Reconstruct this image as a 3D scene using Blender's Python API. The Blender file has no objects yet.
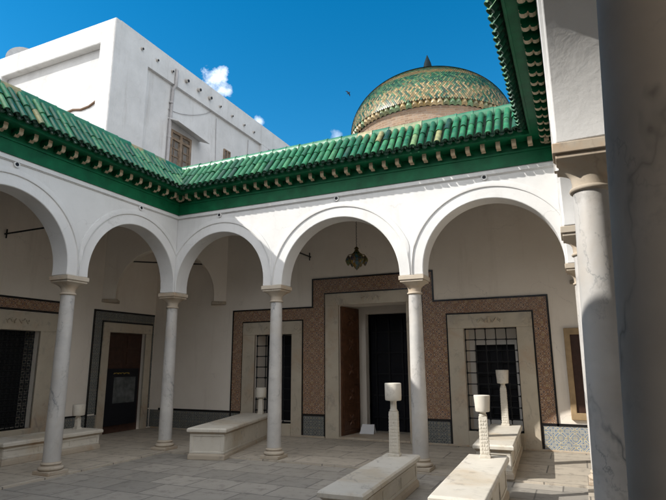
import bpy, bmesh, math, random
from mathutils import Vector, Matrix
S = bpy.context.scene
C = S.collection
PI = math.pi
rnd = random.Random(7)

# ------------------------------------------------------------------ camera, sky, sun, exposure
PITCH, YAW, ROLL, EYE = 0.2091, 0.4253, -0.0054, 1.6
fw = Vector((-math.sin(YAW) * math.cos(PITCH), math.cos(YAW) * math.cos(PITCH), math.sin(PITCH)))
rt = Vector((math.cos(YAW), math.sin(YAW), 0)); up = rt.cross(fw)
r2 = math.cos(ROLL) * rt + math.sin(ROLL) * up
u2 = -math.sin(ROLL) * rt + math.cos(ROLL) * up
cd = bpy.data.cameras.new('camera'); cam = bpy.data.objects.new('camera', cd); C.objects.link(cam)
cam.matrix_world = Matrix(((r2.x, u2.x, -fw.x, 0), (r2.y, u2.y, -fw.y, 0), (r2.z, u2.z, -fw.z, EYE), (0, 0, 0, 1)))
cd.sensor_width = 36; cd.lens = 28.41; cd.clip_start = 0.05; cd.clip_end = 3000
S.camera = cam

LIGHT = Vector((1.0, 0.72, -0.90)).normalized()          # the way the sunlight travels
EL = math.asin(-LIGHT.z); AZ = math.atan2(-LIGHT.x, -LIGHT.y)
sd = bpy.data.lights.new('sun', 'SUN'); sun = bpy.data.objects.new('sun', sd); C.objects.link(sun)
sd.energy = 2.2; sd.angle = math.radians(0.53); sd.color = (1.0, 0.955, 0.88)
sun.rotation_euler = LIGHT.to_track_quat('-Z', 'Y').to_euler(); sun.location = (-20, -10, 30)

W = bpy.data.worlds.new('World'); S.world = W; W.use_nodes = True
wn = W.node_tree; wn.nodes.clear()
def wnode(t, **k):
    n = wn.nodes.new(t)
    for a, b in k.items(): setattr(n, a, b)
    return n
sky = wnode('ShaderNodeTexSky', sky_type='NISHITA')
sky.sun_disc = False; sky.sun_elevation = EL; sky.sun_rotation = AZ % (2 * PI)
sky.altitude = 900; sky.air_density = 1.0; sky.dust_density = 0.1; sky.ozone_density = 2.2
hs = wnode('ShaderNodeHueSaturation'); hs.inputs['Saturation'].default_value = 1.42; hs.inputs['Hue'].default_value = 0.488; hs.inputs['Value'].default_value = .52
wn.links.new(sky.outputs[0], hs.inputs['Color'])
# two small cumulus puffs far off in the sky, by direction
tc = wnode('ShaderNodeTexCoord')
nz = wnode('ShaderNodeTexNoise'); nz.inputs['Scale'].default_value = 34; nz.inputs['Detail'].default_value = 7; nz.inputs['Roughness'].default_value = .6
wn.links.new(tc.outputs['Generated'], nz.inputs['Vector'])
def wmath(op, a, b=None):
    n = wnode('ShaderNodeMath', operation=op)
    for i, v in enumerate((a, b)):
        if v is None: continue
        if isinstance(v, (int, float)): n.inputs[i].default_value = v
        else: wn.links.new(v, n.inputs[i])
    return n.outputs[0]
def puff(d, size, gain):
    dn = wnode('ShaderNodeVectorMath', operation='DISTANCE'); wn.links.new(tc.outputs['Generated'], dn.inputs[0]); dn.inputs[1].default_value = Vector(d).normalized()
    r = wmath('DIVIDE', dn.outputs['Value'], size)
    v = wmath('SUBTRACT', wmath('ADD', wmath('SUBTRACT', 1.0, r), wmath('MULTIPLY', wmath('SUBTRACT', nz.outputs['Fac'], .5), 2.6)), .12)
    n = wnode('ShaderNodeMath', operation='MULTIPLY', use_clamp=True); wn.links.new(v, n.inputs[0]); n.inputs[1].default_value = gain
    return n.outputs[0]
def pxdir(x, y):
    return fw * 525.6 + r2 * (x - 333) - u2 * (y - 250)
c = puff(pxdir(213, 80), .027, .95)
for q in ((puff(pxdir(222, 90), .019, .8)), puff(pxdir(258, 121), .012, .6), puff(pxdir(338, 139), .016, .35)):
    c = wmath('MAXIMUM', c, q)
# white cloud added over the unseen sky to lift ambient light, clear northward
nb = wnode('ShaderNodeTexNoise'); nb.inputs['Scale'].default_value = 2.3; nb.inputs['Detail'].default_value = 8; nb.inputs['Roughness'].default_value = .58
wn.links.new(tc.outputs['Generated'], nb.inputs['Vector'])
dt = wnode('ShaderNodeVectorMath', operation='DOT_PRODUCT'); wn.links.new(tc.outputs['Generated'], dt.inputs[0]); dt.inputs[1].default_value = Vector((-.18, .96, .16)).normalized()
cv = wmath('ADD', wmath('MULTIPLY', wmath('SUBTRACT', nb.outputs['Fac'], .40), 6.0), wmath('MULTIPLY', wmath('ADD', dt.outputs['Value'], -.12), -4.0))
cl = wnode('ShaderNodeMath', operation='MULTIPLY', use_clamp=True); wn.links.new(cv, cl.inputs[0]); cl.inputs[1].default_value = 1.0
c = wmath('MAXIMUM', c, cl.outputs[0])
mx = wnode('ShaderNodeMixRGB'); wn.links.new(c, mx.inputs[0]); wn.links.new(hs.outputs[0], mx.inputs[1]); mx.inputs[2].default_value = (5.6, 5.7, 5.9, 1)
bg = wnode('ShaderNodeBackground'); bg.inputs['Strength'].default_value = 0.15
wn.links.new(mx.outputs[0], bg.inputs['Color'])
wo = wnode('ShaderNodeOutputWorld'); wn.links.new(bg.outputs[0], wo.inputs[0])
S.view_settings.view_transform = 'Standard'; S.view_settings.look = 'None'
S.view_settings.exposure = 1.34; S.view_settings.gamma = 1.0; S.view_settings.use_curve_mapping = False
S.render.engine = 'CYCLES'
S.cycles.max_bounces = 12; S.cycles.diffuse_bounces = 8; S.cycles.use_denoising = True

# ------------------------------------------------------------------ materials
class NT:
    def __init__(s, name):
        s.m = bpy.data.materials.new(name); s.m.use_nodes = True; s.t = s.m.node_tree; s.t.nodes.clear()
        s.b = s.t.nodes.new('ShaderNodeBsdfPrincipled'); o = s.t.nodes.new('ShaderNodeOutputMaterial')
        s.t.links.new(s.b.outputs[0], o.inputs[0]); s._c = None
    def n(s, ty, **k):
        x = s.t.nodes.new(ty)
        for a, b in k.items(): setattr(x, a, b)
        return x
    def l(s, a, b):
        if isinstance(a, (int, float)): b.default_value = a
        elif isinstance(a, tuple): b.default_value = a if len(a) == 4 or len(b.default_value) == 3 else a + (1,)
        else: s.t.links.new(a, b)
    def co(s):
        if not s._c: s._c = s.n('ShaderNodeTexCoord').outputs['Object']
        return s._c
    def mp(s, scale=(1, 1, 1), rot=(0, 0, 0), loc=(0, 0, 0)):
        x = s.n('ShaderNodeMapping'); s.l(s.co(), x.inputs[0]); x.inputs['Scale'].default_value = scale; x.inputs['Rotation'].default_value = rot; x.inputs['Location'].default_value = loc
        return x.outputs[0]
    def noise(s, sc, det=4, ro=.55, dist=0, vec=None):
        x = s.n('ShaderNodeTexNoise'); s.l(vec or s.co(), x.inputs['Vector'])
        x.inputs['Scale'].default_value = sc; x.inputs['Detail'].default_value = det; x.inputs['Roughness'].default_value = ro; x.inputs['Distortion'].default_value = dist
        return x.outputs['Fac']
    def math(s, op, a, b=0, cl=False):
        x = s.n('ShaderNodeMath', operation=op, use_clamp=cl); s.l(a, x.inputs[0]); s.l(b, x.inputs[1]); return x.outputs[0]
    def ramp(s, f, stops, interp='LINEAR'):
        x = s.n('ShaderNodeValToRGB'); x.color_ramp.interpolation = interp; e = x.color_ramp.elements
        while len(e) < len(stops): e.new(.5)
        for i, (p, c) in enumerate(stops):
            e[i].position = p; e[i].color = (c, c, c, 1) if isinstance(c, (int, float)) else (*c, 1)
        s.l(f, x.inputs[0]); return x.outputs[0]
    def mix(s, f, a, b, mode='MIX'):
        x = s.n('ShaderNodeMixRGB', blend_type=mode); s.l(f, x.inputs[0]); s.l(a, x.inputs[1]); s.l(b, x.inputs[2]); return x.outputs[0]
    def bump(s, h, st=.3, d=.02):
        x = s.n('ShaderNodeBump'); x.inputs['Strength'].default_value = st; x.inputs['Distance'].default_value = d; s.l(h, x.inputs['Height']); s.l(x.outputs[0], s.b.inputs['Normal'])
    def sep(s, v):
        x = s.n('ShaderNodeSeparateXYZ'); s.l(v, x.inputs[0]); return x.outputs
    def out(s, col, rough=.6, spec=.5, metal=0, **k):
        s.l(col, s.b.inputs['Base Color']); s.l(rough, s.b.inputs['Roughness']); s.b.inputs['Specular IOR Level'].default_value = spec; s.b.inputs['Metallic'].default_value = metal
        for a, v in k.items(): s.l(v, s.b.inputs[a.replace('_', ' ')])
        return s.m

def plaster(name, a, b, stain=None, bs=.2):
    t = NT(name)
    big = t.noise(1.3, 5, .6); fine = t.noise(28, 5, .65); mid = t.noise(6, 4, .55)
    col = t.mix(t.ramp(big, [(.35, 0), (.7, 1)]), a, b)
    if stain:
        sv = t.noise(1.0, 6, .65, 0, t.mp((3.2, 3.2, .35)))
        col = t.mix(t.ramp(sv, [(.56, 0), (.72, stain[1])]), col, stain[0])
        sp = t.noise(9, 6, .7)
        col = t.mix(t.ramp(sp, [(.66, 0), (.74, .6 * stain[1])]), col, stain[0])
    vo = t.n('ShaderNodeTexVoronoi', feature='DISTANCE_TO_EDGE'); dv = t.n('ShaderNodeVectorMath', operation='ADD'); nv = t.n('ShaderNodeTexNoise'); t.l(t.co(), nv.inputs['Vector']); nv.inputs['Scale'].default_value = 3.5; nv.inputs['Detail'].default_value = 6
    sc_ = t.n('ShaderNodeVectorMath', operation='SCALE'); t.l(nv.outputs['Color'], sc_.inputs[0]); sc_.inputs['Scale'].default_value = .55; t.l(t.co(), dv.inputs[0]); t.l(sc_.outputs[0], dv.inputs[1]); t.l(dv.outputs[0], vo.inputs['Vector']); vo.inputs['Scale'].default_value = .75
    crack = t.math('MULTIPLY', t.ramp(vo.outputs['Distance'], [(0, .32), (.005, 0)]), t.ramp(t.noise(.9, 3), [(.5, 0), (.6, 1)]))
    col = t.mix(crack, col, (.30, .28, .26))
    h = t.math('ADD', t.math('MULTIPLY', mid, .8), t.math('MULTIPLY', fine, .25))
    t.bump(h, bs, .03)
    return t.out(col, .85, .2)
M = {}
M['plaster'] = plaster('white_limewash', (.70, .695, .685), (.62, .615, .605), ((.48, .46, .43), .32))
M['gallery_plaster'] = plaster('gallery_limewash', (.86, .80, .72), (.80, .735, .655), ((.62, .56, .48), .4))
M['old_plaster'] = plaster('weathered_limewash', (.50, .50, .495), (.42, .42, .415), ((.24, .215, .19), .38), .6)
M['concrete'] = plaster('roof_screed', (.4, .38, .35), (.33, .31, .29), ((.2, .19, .18), .4))

def marble(name, a, b, vein, warm=None, rough=.35, sc=1.0, vs=.75):
    t = NT(name)
    v = t.mp((1.0 * sc, 1.0 * sc, .55 * sc), (.3, .2, .4))
    def vline(scale, dist, lo, rot):
        w = t.n('ShaderNodeTexWave', wave_type='BANDS', bands_direction='DIAGONAL', wave_profile='TRI'); t.l(t.mp((sc, sc, .6 * sc), rot), w.inputs['Vector'])
        w.inputs['Scale'].default_value = scale; w.inputs['Distortion'].default_value = dist; w.inputs['Detail'].default_value = 6; w.inputs['Detail Scale'].default_value = 1.3; w.inputs['Detail Roughness'].default_value = .68
        return t.ramp(w.outputs['Fac'], [(lo, 0), (lo + (1 - lo) * .7, vs * .45), (1, vs)])
    veins = t.math('MAXIMUM', vline(.55, 7, .90, (.3, .2, .4)), t.math('MULTIPLY', vline(1.3, 9, .93, (1.1, .7, -.5)), .7))
    patch = t.ramp(t.noise(2.2 * sc, 4, .5), [(.44, 0), (.60, 1)])
    veins = t.math('MULTIPLY', veins, patch)
    col = t.mix(t.ramp(t.noise(1.8 * sc, 5, .6), [(.3, 0), (.7, 1)]), a, b)
    if warm: col = t.mix(t.ramp(t.noise(1.6, 5, .6, .5), [(.52, 0), (.72, warm[1])]), col, warm[0])
    col = t.mix(veins, col, vein)
    dirt = t.ramp(t.noise(6, 7, .7), [(.56, 0), (.72, .5)])
    col = t.mix(dirt, col, (.22, .20, .18))
    t.bump(t.noise(18, 5, .6), .12, .01)
    return t.out(col, t.ramp(t.noise(5, 3), [(.3, rough), (.7, rough + .2)]), .4)
M['marble'] = marble('grey_veined_marble', (.60, .58, .55), (.40, .39, .38), (.10, .115, .13), ((.45, .39, .32), .6), .4, 1.0, .95)
M['marble_frame'] = marble('frame_marble', (.56, .50, .40), (.44, .39, .31), (.24, .21, .19), ((.43, .30, .20), .7), .45, .7)
M['marble_tomb'] = marble('tomb_marble', (.68, .64, .57), (.58, .54, .46), (.32, .29, .26), ((.50, .39, .26), .6), .5)
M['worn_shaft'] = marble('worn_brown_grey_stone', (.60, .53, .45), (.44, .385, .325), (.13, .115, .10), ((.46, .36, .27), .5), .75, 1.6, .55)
M['limestone'] = marble('capital_limestone', (.50, .44, .36), (.42, .35, .27), (.3, .24, .18), ((.42, .27, .15), .8), .75)

def floor_mat(name, a, b, sx, sy, joint):
    t = NT(name)
    p = t.sep(t.co())
    br = t.n('ShaderNodeTexBrick'); t.l(t.co(), br.inputs['Vector']); br.offset = .5
    br.inputs['Scale'].default_value = 1; br.inputs['Brick Width'].default_value = sx; br.inputs['Row Height'].default_value = sy; br.inputs['Mortar Size'].default_value = .011; br.inputs['Mortar Smooth'].default_value = .3
    br.inputs['Color1'].default_value = (1, 1, 1, 1); br.inputs['Color2'].default_value = (.0, .0, .0, 1); br.inputs['Mortar'].default_value = (.5, .5, .5, 1)
    base = t.mix(br.outputs['Color'], a, b)
    base = t.mix(t.ramp(t.noise(1.1, 6, .65), [(.35, 0), (.75, .6)]), base, tuple(x * .72 for x in a))
    base = t.mix(t.ramp(t.noise(6, 7, .7), [(.52, 0), (.70, .6)]), base, (.14, .125, .11))
    base = t.mix(t.ramp(t.noise(2.2, 5, .6), [(.6, 0), (.75, .35)]), base, (.42, .37, .31))
    col = t.mix(t.math('MULTIPLY', br.outputs['Fac'], .75), base, joint)
    h = t.math('SUBTRACT', t.math('MULTIPLY', t.noise(14, 5, .6), .4), t.math('MULTIPLY', br.outputs['Fac'], .6))
    t.bump(h, .3, .012)
    return t.out(col, t.ramp(t.noise(3, 5), [(.3, .45), (.7, .75)]), .35)
M['floor'] = floor_mat('worn_grey_slabs', (.41, .38, .335), (.26, .245, .22), .62, .55, (.10, .095, .09))
M['gallery_floor'] = floor_mat('gallery_slabs', (.54, .48, .40), (.42, .375, .31), 1.1, .62, (.09, .085, .08))

def flat(name, col, rough=.5, spec=.4, metal=0, var=.25, nsc=6, bs=.15):
    t = NT(name)
    c = t.mix(t.ramp(t.noise(nsc, 6, .65), [(.3, 0), (.72, 1)]), col, tuple(x * (1 - var) for x in col))
    t.bump(t.noise(nsc * 5, 4), bs, .01)
    return t.out(c, rough, spec, metal)
M['green_paint'] = flat('dark_green_paint', (.005, .14, .056), .5, .22, var=.5, nsc=4)
M['bracket_face'] = flat('cream_bracket_paint', (.60, .47, .32), .6, .3, var=.35, nsc=30)
M['black'] = flat('black_glazed_border', (.012, .012, .014), .25, .5)
M['iron'] = flat('dark_iron', (.025, .027, .03), .5, .4, .6, nsc=20)
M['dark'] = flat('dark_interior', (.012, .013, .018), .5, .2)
M['ceiling_wood'] = flat('dark_ceiling_wood', (.05, .035, .025), .7, .2, nsc=14)
M['shutter'] = flat('weathered_wood', (.24, .18, .13), .8, .2, var=.6, nsc=9)
M['shutter_pane'] = flat('dusty_pane', (.16, .14, .12), .35, .5, var=.5, nsc=7)
M['red_wood'] = flat('red_brown_wood', (.13, .058, .03), .5, .35, var=.6, nsc=9)
M['dark_red_wood'] = flat('dark_red_wood', (.06, .027, .018), .5, .35, var=.5, nsc=9)
M['tan_wood'] = flat('tan_wood', (.42, .30, .17), .55, .3, var=.35, nsc=8)
M['pipe'] = flat('grey_pipe', (.34, .33, .33), .6, .3, nsc=10)
M['dish'] = flat('dish_grey', (.50, .49, .48), .6, .3, nsc=5)
M['brick'] = None
M['paper'] = flat('white_paper', (.75, .76, .78), .8, .2, var=.05)
M['gold'] = flat('gold_lettering', (.55, .40, .08), .4, .5, .3)
M['rust'] = flat('rusty_cable', (.14, .09, .06), .8, .2)
M['feather'] = flat('bird_feathers', (.02, .02, .022), .7, .2)
M['brass'] = flat('patinated_brass', (.20, .15, .06), .4, .5, .8, nsc=40)
t = NT('lantern_glass'); vr = t.n('ShaderNodeTexVoronoi'); t.l(t.co(), vr.inputs['Vector']); vr.inputs['Scale'].default_value = 16
M['lantern_glass'] = t.out(t.ramp(t.sep(vr.outputs['Color'])[0], [(0, (.02, .07, .10)), (.4, (.05, .09, .03)), (.65, (.22, .13, .02)), (.85, (.02, .03, .09))], 'CONSTANT'), .2, .6)
t = NT('notice_glass'); M['glass'] = t.out(t.mix(t.ramp(t.noise(4, 3), [(.4, 0), (.7, 1)]), (.05, .06, .065), (.12, .13, .14)), .12, .6)

def glaze(name, cols, rough=.27):
    """glazed roof tile: every tile its own tint, pans darker (a per-tile attribute), crazed by noise"""
    t = NT(name)
    a = t.n('ShaderNodeAttribute', attribute_name='tint').outputs['Fac']
    c = t.ramp(a, cols)
    c = t.mix(t.ramp(t.noise(9, 6, .65), [(.42, 0), (.68, .65)]), c, cols[0][1])
    c = t.mix(t.ramp(t.noise(22, 5, .7), [(.62, 0), (.72, .7)]), c, (.24, .20, .11))
    t.bump(t.noise(30, 4), .2, .006)
    return t.out(c, t.ramp(t.noise(7, 4), [(.35, rough), (.7, rough + .3)]), .6)
M['tile'] = glaze('green_glazed_tile', [(0, (.005, .032, .019)), (.2, (.007, .068, .034)), (.4, (.012, .122, .052)), (.62, (.026, .18, .072)), (.82, (.085, .26, .105)), (.94, (.20, .28, .12)), (1, (.33, .27, .12))])
M['tile_bed'] = flat('mortar_bed', (.035, .075, .05), .8, .2, nsc=12, var=.6)
M['dome_mortar'] = flat('dome_mortar', (.16, .13, .08), .85, .15, nsc=10, var=.6)
M['ridge_tile'] = glaze('ridge_glaze', [(0, (.012, .09, .045)), (.4, (.022, .15, .07)), (.72, (.06, .19, .10)), (.84, (.26, .25, .13)), (1, (.42, .30, .15))])
M['dome_tile'] = glaze('dome_glaze', [(0, (.006, .022, .016)), (.2, (.01, .06, .035)), (.4, (.025, .14, .06)), (.55, (.13, .20, .09)), (.7, (.17, .12, .045)), (.85, (.27, .18, .06)), (1, (.40, .30, .15))], .25)
t = NT('pink_brick'); br = t.n('ShaderNodeTexBrick')
p3 = t.sep(t.co()); ang = t.math('ARCTAN2', p3[1], p3[0]); cb = t.n('ShaderNodeCombineXYZ'); t.l(t.math('MULTIPLY', ang, 2.45), cb.inputs[0]); t.l(p3[2], cb.inputs[1]); t.l(cb.outputs[0], br.inputs['Vector'])
br.inputs['Scale'].default_value = 1; br.inputs['Brick Width'].default_value = .26; br.inputs['Row Height'].default_value = .075; br.inputs['Mortar Size'].default_value = .01
br.inputs['Color1'].default_value = (.31, .205, .135, 1); br.inputs['Color2'].default_value = (.21, .14, .095, 1); br.inputs['Mortar'].default_value = (.33, .26, .19, 1)
t.bump(t.math('SUBTRACT', t.noise(9, 6, .7), t.math('MULTIPLY', br.outputs['Fac'], .5)), .7, .05)
M['brick'] = t.out(t.mix(t.ramp(t.noise(5, 6, .7), [(.45, 0), (.65, .8)]), br.outputs['Color'], (.30, .24, .19)), .9, .15)

def faience(name, size, cols, seed=0.0):
    """painted wall tile: a rosette and star lattice repeated tile by tile on the wall plane"""
    t = NT(name)
    x, y, z = t.sep(t.co())[:3]
    u = t.math('MULTIPLY', t.math('ADD', x, y), 2 * PI / size); v = t.math('MULTIPLY', z, 2 * PI / size)
    cu, cv = t.math('COSINE', u), t.math('COSINE', v)
    f1 = t.math('ADD', cu, cv)
    f2 = t.math('MULTIPLY', t.math('COSINE', t.math('MULTIPLY', u, 2)), t.math('COSINE', t.math('MULTIPLY', v, 2)))
    f3 = t.math('MULTIPLY', t.math('ADD', t.math('COSINE', t.math('MULTIPLY', u, 3)), t.math('COSINE', t.math('MULTIPLY', v, 3))), .5)
    f4 = t.math('ADD', t.math('MULTIPLY', t.math('COSINE', t.math('MULTIPLY', u, 3)), cv), t.math('MULTIPLY', t.math('COSINE', t.math('MULTIPLY', v, 3)), cu))
    f = t.math('ADD', t.math('MULTIPLY', f1, .09), t.math('ADD', t.math('MULTIPLY', f2, .22), t.math('ADD', t.math('MULTIPLY', f3, .05), t.math('MULTIPLY', f4, .20))))
    f = t.math('ADD', t.math('ADD', f, .5), t.math('MULTIPLY', t.math('SUBTRACT', t.noise(22, 4), .5), .28))
    n = len(cols)
    c = t.ramp(f, [(.06 + .88 * i / n, k) for i, k in enumerate(cols)], 'CONSTANT')
    cell = t.n('ShaderNodeTexWhiteNoise', noise_dimensions='2D'); cb = t.n('ShaderNodeCombineXYZ')
    t.l(t.math('FLOOR', t.math('DIVIDE', t.math('ADD', x, y), size)), cb.inputs[0]); t.l(t.math('FLOOR', t.math('DIVIDE', z, size)), cb.inputs[1]); t.l(cb.outputs[0], cell.inputs['Vector'])
    c = t.mix(t.math('MULTIPLY', cell.outputs['Value'], .35), c, tuple(sum(k[i] for k in cols) / n * .75 for i in range(3)))
    gx = t.math('ABSOLUTE', t.math('SUBTRACT', t.math('FRACT', t.math('DIVIDE', t.math('ADD', x, y), size)), .5)); gz = t.math('ABSOLUTE', t.math('SUBTRACT', t.math('FRACT', t.math('DIVIDE', z, size)), .5))
    j = t.math('GREATER_THAN', t.math('MAXIMUM', gx, gz), .487)
    c = t.mix(t.math('MULTIPLY', j, .5), c, (.2, .17, .14))
    c = t.mix(t.ramp(t.noise(3, 6, .7), [(.5, 0), (.75, .35)]), c, (.20, .15, .11))
    return t.out(c, .3, .4)
M['brown_tile'] = faience('brown_faience', .23, [(.07, .065, .09), (.27, .145, .08), (.54, .46, .36), (.22, .11, .06), (.40, .23, .11), (.11, .09, .12), (.33, .18, .10), (.58, .50, .40), (.42, .28, .13)])
M['grey_tile'] = faience('grey_faience', .20, [(.05, .06, .075), (.25, .25, .215), (.08, .10, .12), (.31, .30, .25), (.07, .09, .11), (.27, .245, .18)])
M['blue_tile'] = faience('blue_faience', .24, [(.10, .17, .30), (.52, .50, .42), (.20, .27, .38), (.50, .42, .22), (.55, .53, .46), (.12, .20, .34), (.48, .46, .36)])

# ------------------------------------------------------------------ mesh helpers
class MB:
    def __init__(s): s.v, s.f, s.m, s.t = [], [], [], []
    def face(s, pts, mi=0, tint=.5):
        b = len(s.v); s.v += [Vector(p) for p in pts]; s.f.append(list(range(b, b + len(pts)))); s.m.append(mi); s.t.append(tint)
    def grid(s, rows, closed=False, mi=0, tint=.5):
        b = len(s.v); n = len(rows[0])
        for r in rows: s.v += [Vector(p) for p in r]
        for i in range(len(rows) - 1):
            for j in range(n if closed else n - 1):
                k = (j + 1) % n
                s.f.append([b + i * n + j, b + i * n + k, b + (i + 1) * n + k, b + (i + 1) * n + j]); s.m.append(mi); s.t.append(tint)
    def box(s, x0, x1, y0, y1, z0, z1, mi=0, M4=None, tint=.5):
        b = len(s.v)
        P = [Vector((x, y, z)) for z in (z0, z1) for y in (y0, y1) for x in (x0, x1)]
        if M4: P = [M4 @ p for p in P]
        s.v += P
        for q in ((0, 2, 3, 1), (4, 5, 7, 6), (0, 1, 5, 4), (2, 6, 7, 3), (0, 4, 6, 2), (1, 3, 7, 5)):
            s.f.append([b + i for i in q]); s.m.append(mi); s.t.append(tint)
    def frus(s, cx, cy, z0, z1, a0, b0, a1, b1, M4=None):
        b = len(s.v)
        P = [Vector((cx + sx * a, cy + sy * d, z)) for z, a, d in ((z0, a0, b0), (z1, a1, b1)) for sy in (-1, 1) for sx in (-1, 1)]
        if M4: P = [M4 @ p for p in P]
        s.v += P
        for q in ((0, 2, 3, 1), (4, 5, 7, 6), (0, 1, 5, 4), (2, 6, 7, 3), (0, 4, 6, 2), (1, 3, 7, 5)):
            s.f.append([b + i for i in q]); s.m.append(0); s.t.append(.5)
    def lathe(s, prof, c=(0, 0, 0), n=40, sq=None, cap=True, a0=0):
        c = Vector(c)
        rows = [[c + Vector((r * math.cos(a0 + 2 * PI * j / n), r * math.sin(a0 + 2 * PI * j / n), z)) for j in range(n)] for r, z in prof]
        s.grid(rows, True)
        if cap:
            if prof[0][0] > 1e-4: s.face(list(reversed(rows[0])))
            if prof[-1][0] > 1e-4: s.face(rows[-1])
    def tube(s, pts, r, n=8, mi=0):
        pts = [Vector(p) for p in pts]; rows = []
        for i, p in enumerate(pts):
            d = (pts[min(i + 1, len(pts) - 1)] - pts[max(i - 1, 0)]).normalized()
            a = d.cross(Vector((0, 0, 1)) if abs(d.z) < .9 else Vector((1, 0, 0))).normalized(); b = d.cross(a)
            rr = r[i] if isinstance(r, (list, tuple)) else r
            rows.append([p + rr * (math.cos(2 * PI * j / n) * a + math.sin(2 * PI * j / n) * b) for j in range(n)])
        s.grid(rows, True, mi); s.face(rows[0], mi); s.face(list(reversed(rows[-1])), mi)
    def prism(s, poly, fn, d0, d1, mi=0):
        """poly of (a, z) extruded along depth; fn(a, d, z) -> point"""
        A = [fn(a, d0, z) for a, z in poly]; B = [fn(a, d1, z) for a, z in poly]
        s.face(A, mi); s.face(list(reversed(B)), mi)
        n = len(poly); b = len(s.v); s.v += [Vector(p) for p in A + B]
        for i in range(n):
            j = (i + 1) % n; s.f.append([b + i, b + n + i, b + n + j, b + j]); s.m.append(mi); s.t.append(.5)
    def slab(s, xs, zs, inside, fn, d0, d1):
        """axis-cut slab with holes, only its boundary faces"""
        xs, zs = sorted(xs), sorted(zs); nx, nz = len(xs) - 1, len(zs) - 1
        I = [[inside((xs[i] + xs[i + 1]) / 2, (zs[k] + zs[k + 1]) / 2) for k in range(nz)] for i in range(nx)]
        g = lambda i, k: 0 <= i < nx and 0 <= k < nz and I[i][k]
        for i in range(nx):
            for k in range(nz):
                if not I[i][k]: continue
                a, b, c, d = xs[i], xs[i + 1], zs[k], zs[k + 1]
                s.face([fn(a, d0, c), fn(b, d0, c), fn(b, d0, d), fn(a, d0, d)]); s.face([fn(a, d1, d), fn(b, d1, d), fn(b, d1, c), fn(a, d1, c)])
                if not g(i - 1, k): s.face([fn(a, d0, c), fn(a, d0, d), fn(a, d1, d), fn(a, d1, c)])
                if not g(i + 1, k): s.face([fn(b, d0, d), fn(b, d0, c), fn(b, d1, c), fn(b, d1, d)])
                if not g(i, k - 1): s.face([fn(b, d0, c), fn(a, d0, c), fn(a, d1, c), fn(b, d1, c)])
                if not g(i, k + 1): s.face([fn(a, d0, d), fn(b, d0, d), fn(b, d1, d), fn(a, d1, d)])
    def build(s, name, mats, parent=None, smooth=35, bevel=0, weld=True):
        me = bpy.data.meshes.new(name)
        off = Vector(parent_world(parent)) if parent else Vector((0, 0, 0))
        me.from_pydata([tuple(p - off) for p in s.v], [], s.f)
        at = me.attributes.new('tint', 'FLOAT', 'FACE'); at.data.foreach_set('value', s.t)
        me.polygons.foreach_set('material_index', s.m)
        bm = bmesh.new(); bm.from_mesh(me)
        if weld: bmesh.ops.remove_doubles(bm, verts=bm.verts, dist=1e-4)
        bmesh.ops.recalc_face_normals(bm, faces=bm.faces)
        bm.to_mesh(me); bm.free()
        for m in (mats if isinstance(mats, (list, tuple)) else [mats]): me.materials.append(M[m] if isinstance(m, str) else m)
        if smooth:
            me.shade_smooth(); me.set_sharp_from_angle(angle=math.radians(smooth))
        o = bpy.data.objects.new(name, me); C.objects.link(o)
        if parent: o.parent = parent
        if bevel:
            b = o.modifiers.new('bevel', 'BEVEL'); b.width = bevel; b.segments = 2; b.limit_method = 'ANGLE'; b.angle_limit = math.radians(50); b.harden_normals = False
        return o
def parent_world(o):
    v = Vector((0, 0, 0))
    while o: v = v + o.location; o = o.parent
    return v
def tag(o, label, cat, group=None, kind=None):
    o['label'] = label; o['category'] = cat
    if group: o['group'] = group
    o['kind'] = kind or 'thing'
    return o
def thing(name, label, cat, loc=(0, 0, 0), rz=0, group=None):
    o = bpy.data.objects.new(name, None); C.objects.link(o); o.location = loc; o.rotation_euler = (0, 0, rz); o.empty_display_size = .1
    return tag(o, label, cat, group)
def structure(o, label=None):
    o['kind'] = 'structure'
    if label: o['label'] = label
    return o
def dup(root, loc, rz, label):
    r = root.copy(); C.objects.link(r); r.location = loc; r.rotation_euler = (0, 0, rz); r['label'] = label
    for ch in list(root.children):
        k = ch.copy(); C.objects.link(k); k.parent = r
        for g in list(ch.children):
            d = g.copy(); C.objects.link(d); d.parent = k
    return r
FX = lambda a, d, z: Vector((a, d, z))          # a plane facing -Y / +Y : a = X, d = Y
FY = lambda a, d, z: Vector((d, a, z))          # a plane facing +X / -X : a = Y, d = X

# ------------------------------------------------------------------ layout numbers (metres)
XL, XR, YB, YF = -7.24, .17, 8.22, 1.00        # arcade axes
T = .17                                        # half the arcade wall
XWL, XWR, YW, YWF = -9.98, 2.85, 10.70, -1.45  # gallery walls
BX = [XL, -4.85, -2.28, XR]; FXS = [XL, -4.92, -2.60, XR]; LY = [YF, 3.40, 5.81, YB]; RY = [YF, 3.61, 5.90, YB]
HC, HG, HT = 2.94, 4.50, 5.30                  # capital top, green frieze, wall head
APEX = 4.05

# ------------------------------------------------------------------ ground
m = MB(); m.face([(-700, -700, -.10), (700, -700, -.10), (700, 700, -.10), (-700, 700, -.10)]); structure(m.build('ground', 'concrete', smooth=0))
m = MB(); m.box(XL + T + .02, XR - T - .02, YF + T + .02, YB - T - .02, -.095, -.028); structure(m.build('courtyard_floor', 'floor', smooth=0))
m = MB()
xs = [XWL - .02, XL + T + .02, XR - T - .02, XWR + .02]; ys = [YWF - .02, YF + T + .02, YB - T - .02, 13.5]
m.slab(xs, ys, lambda x, y: not (xs[1] < x < xs[2] and ys[1] < y < ys[2]), lambda a, d, z: Vector((a, z, d)), -.09, 0)
structure(m.build('gallery_floor', 'gallery_floor', smooth=0, bevel=.004))

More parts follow.
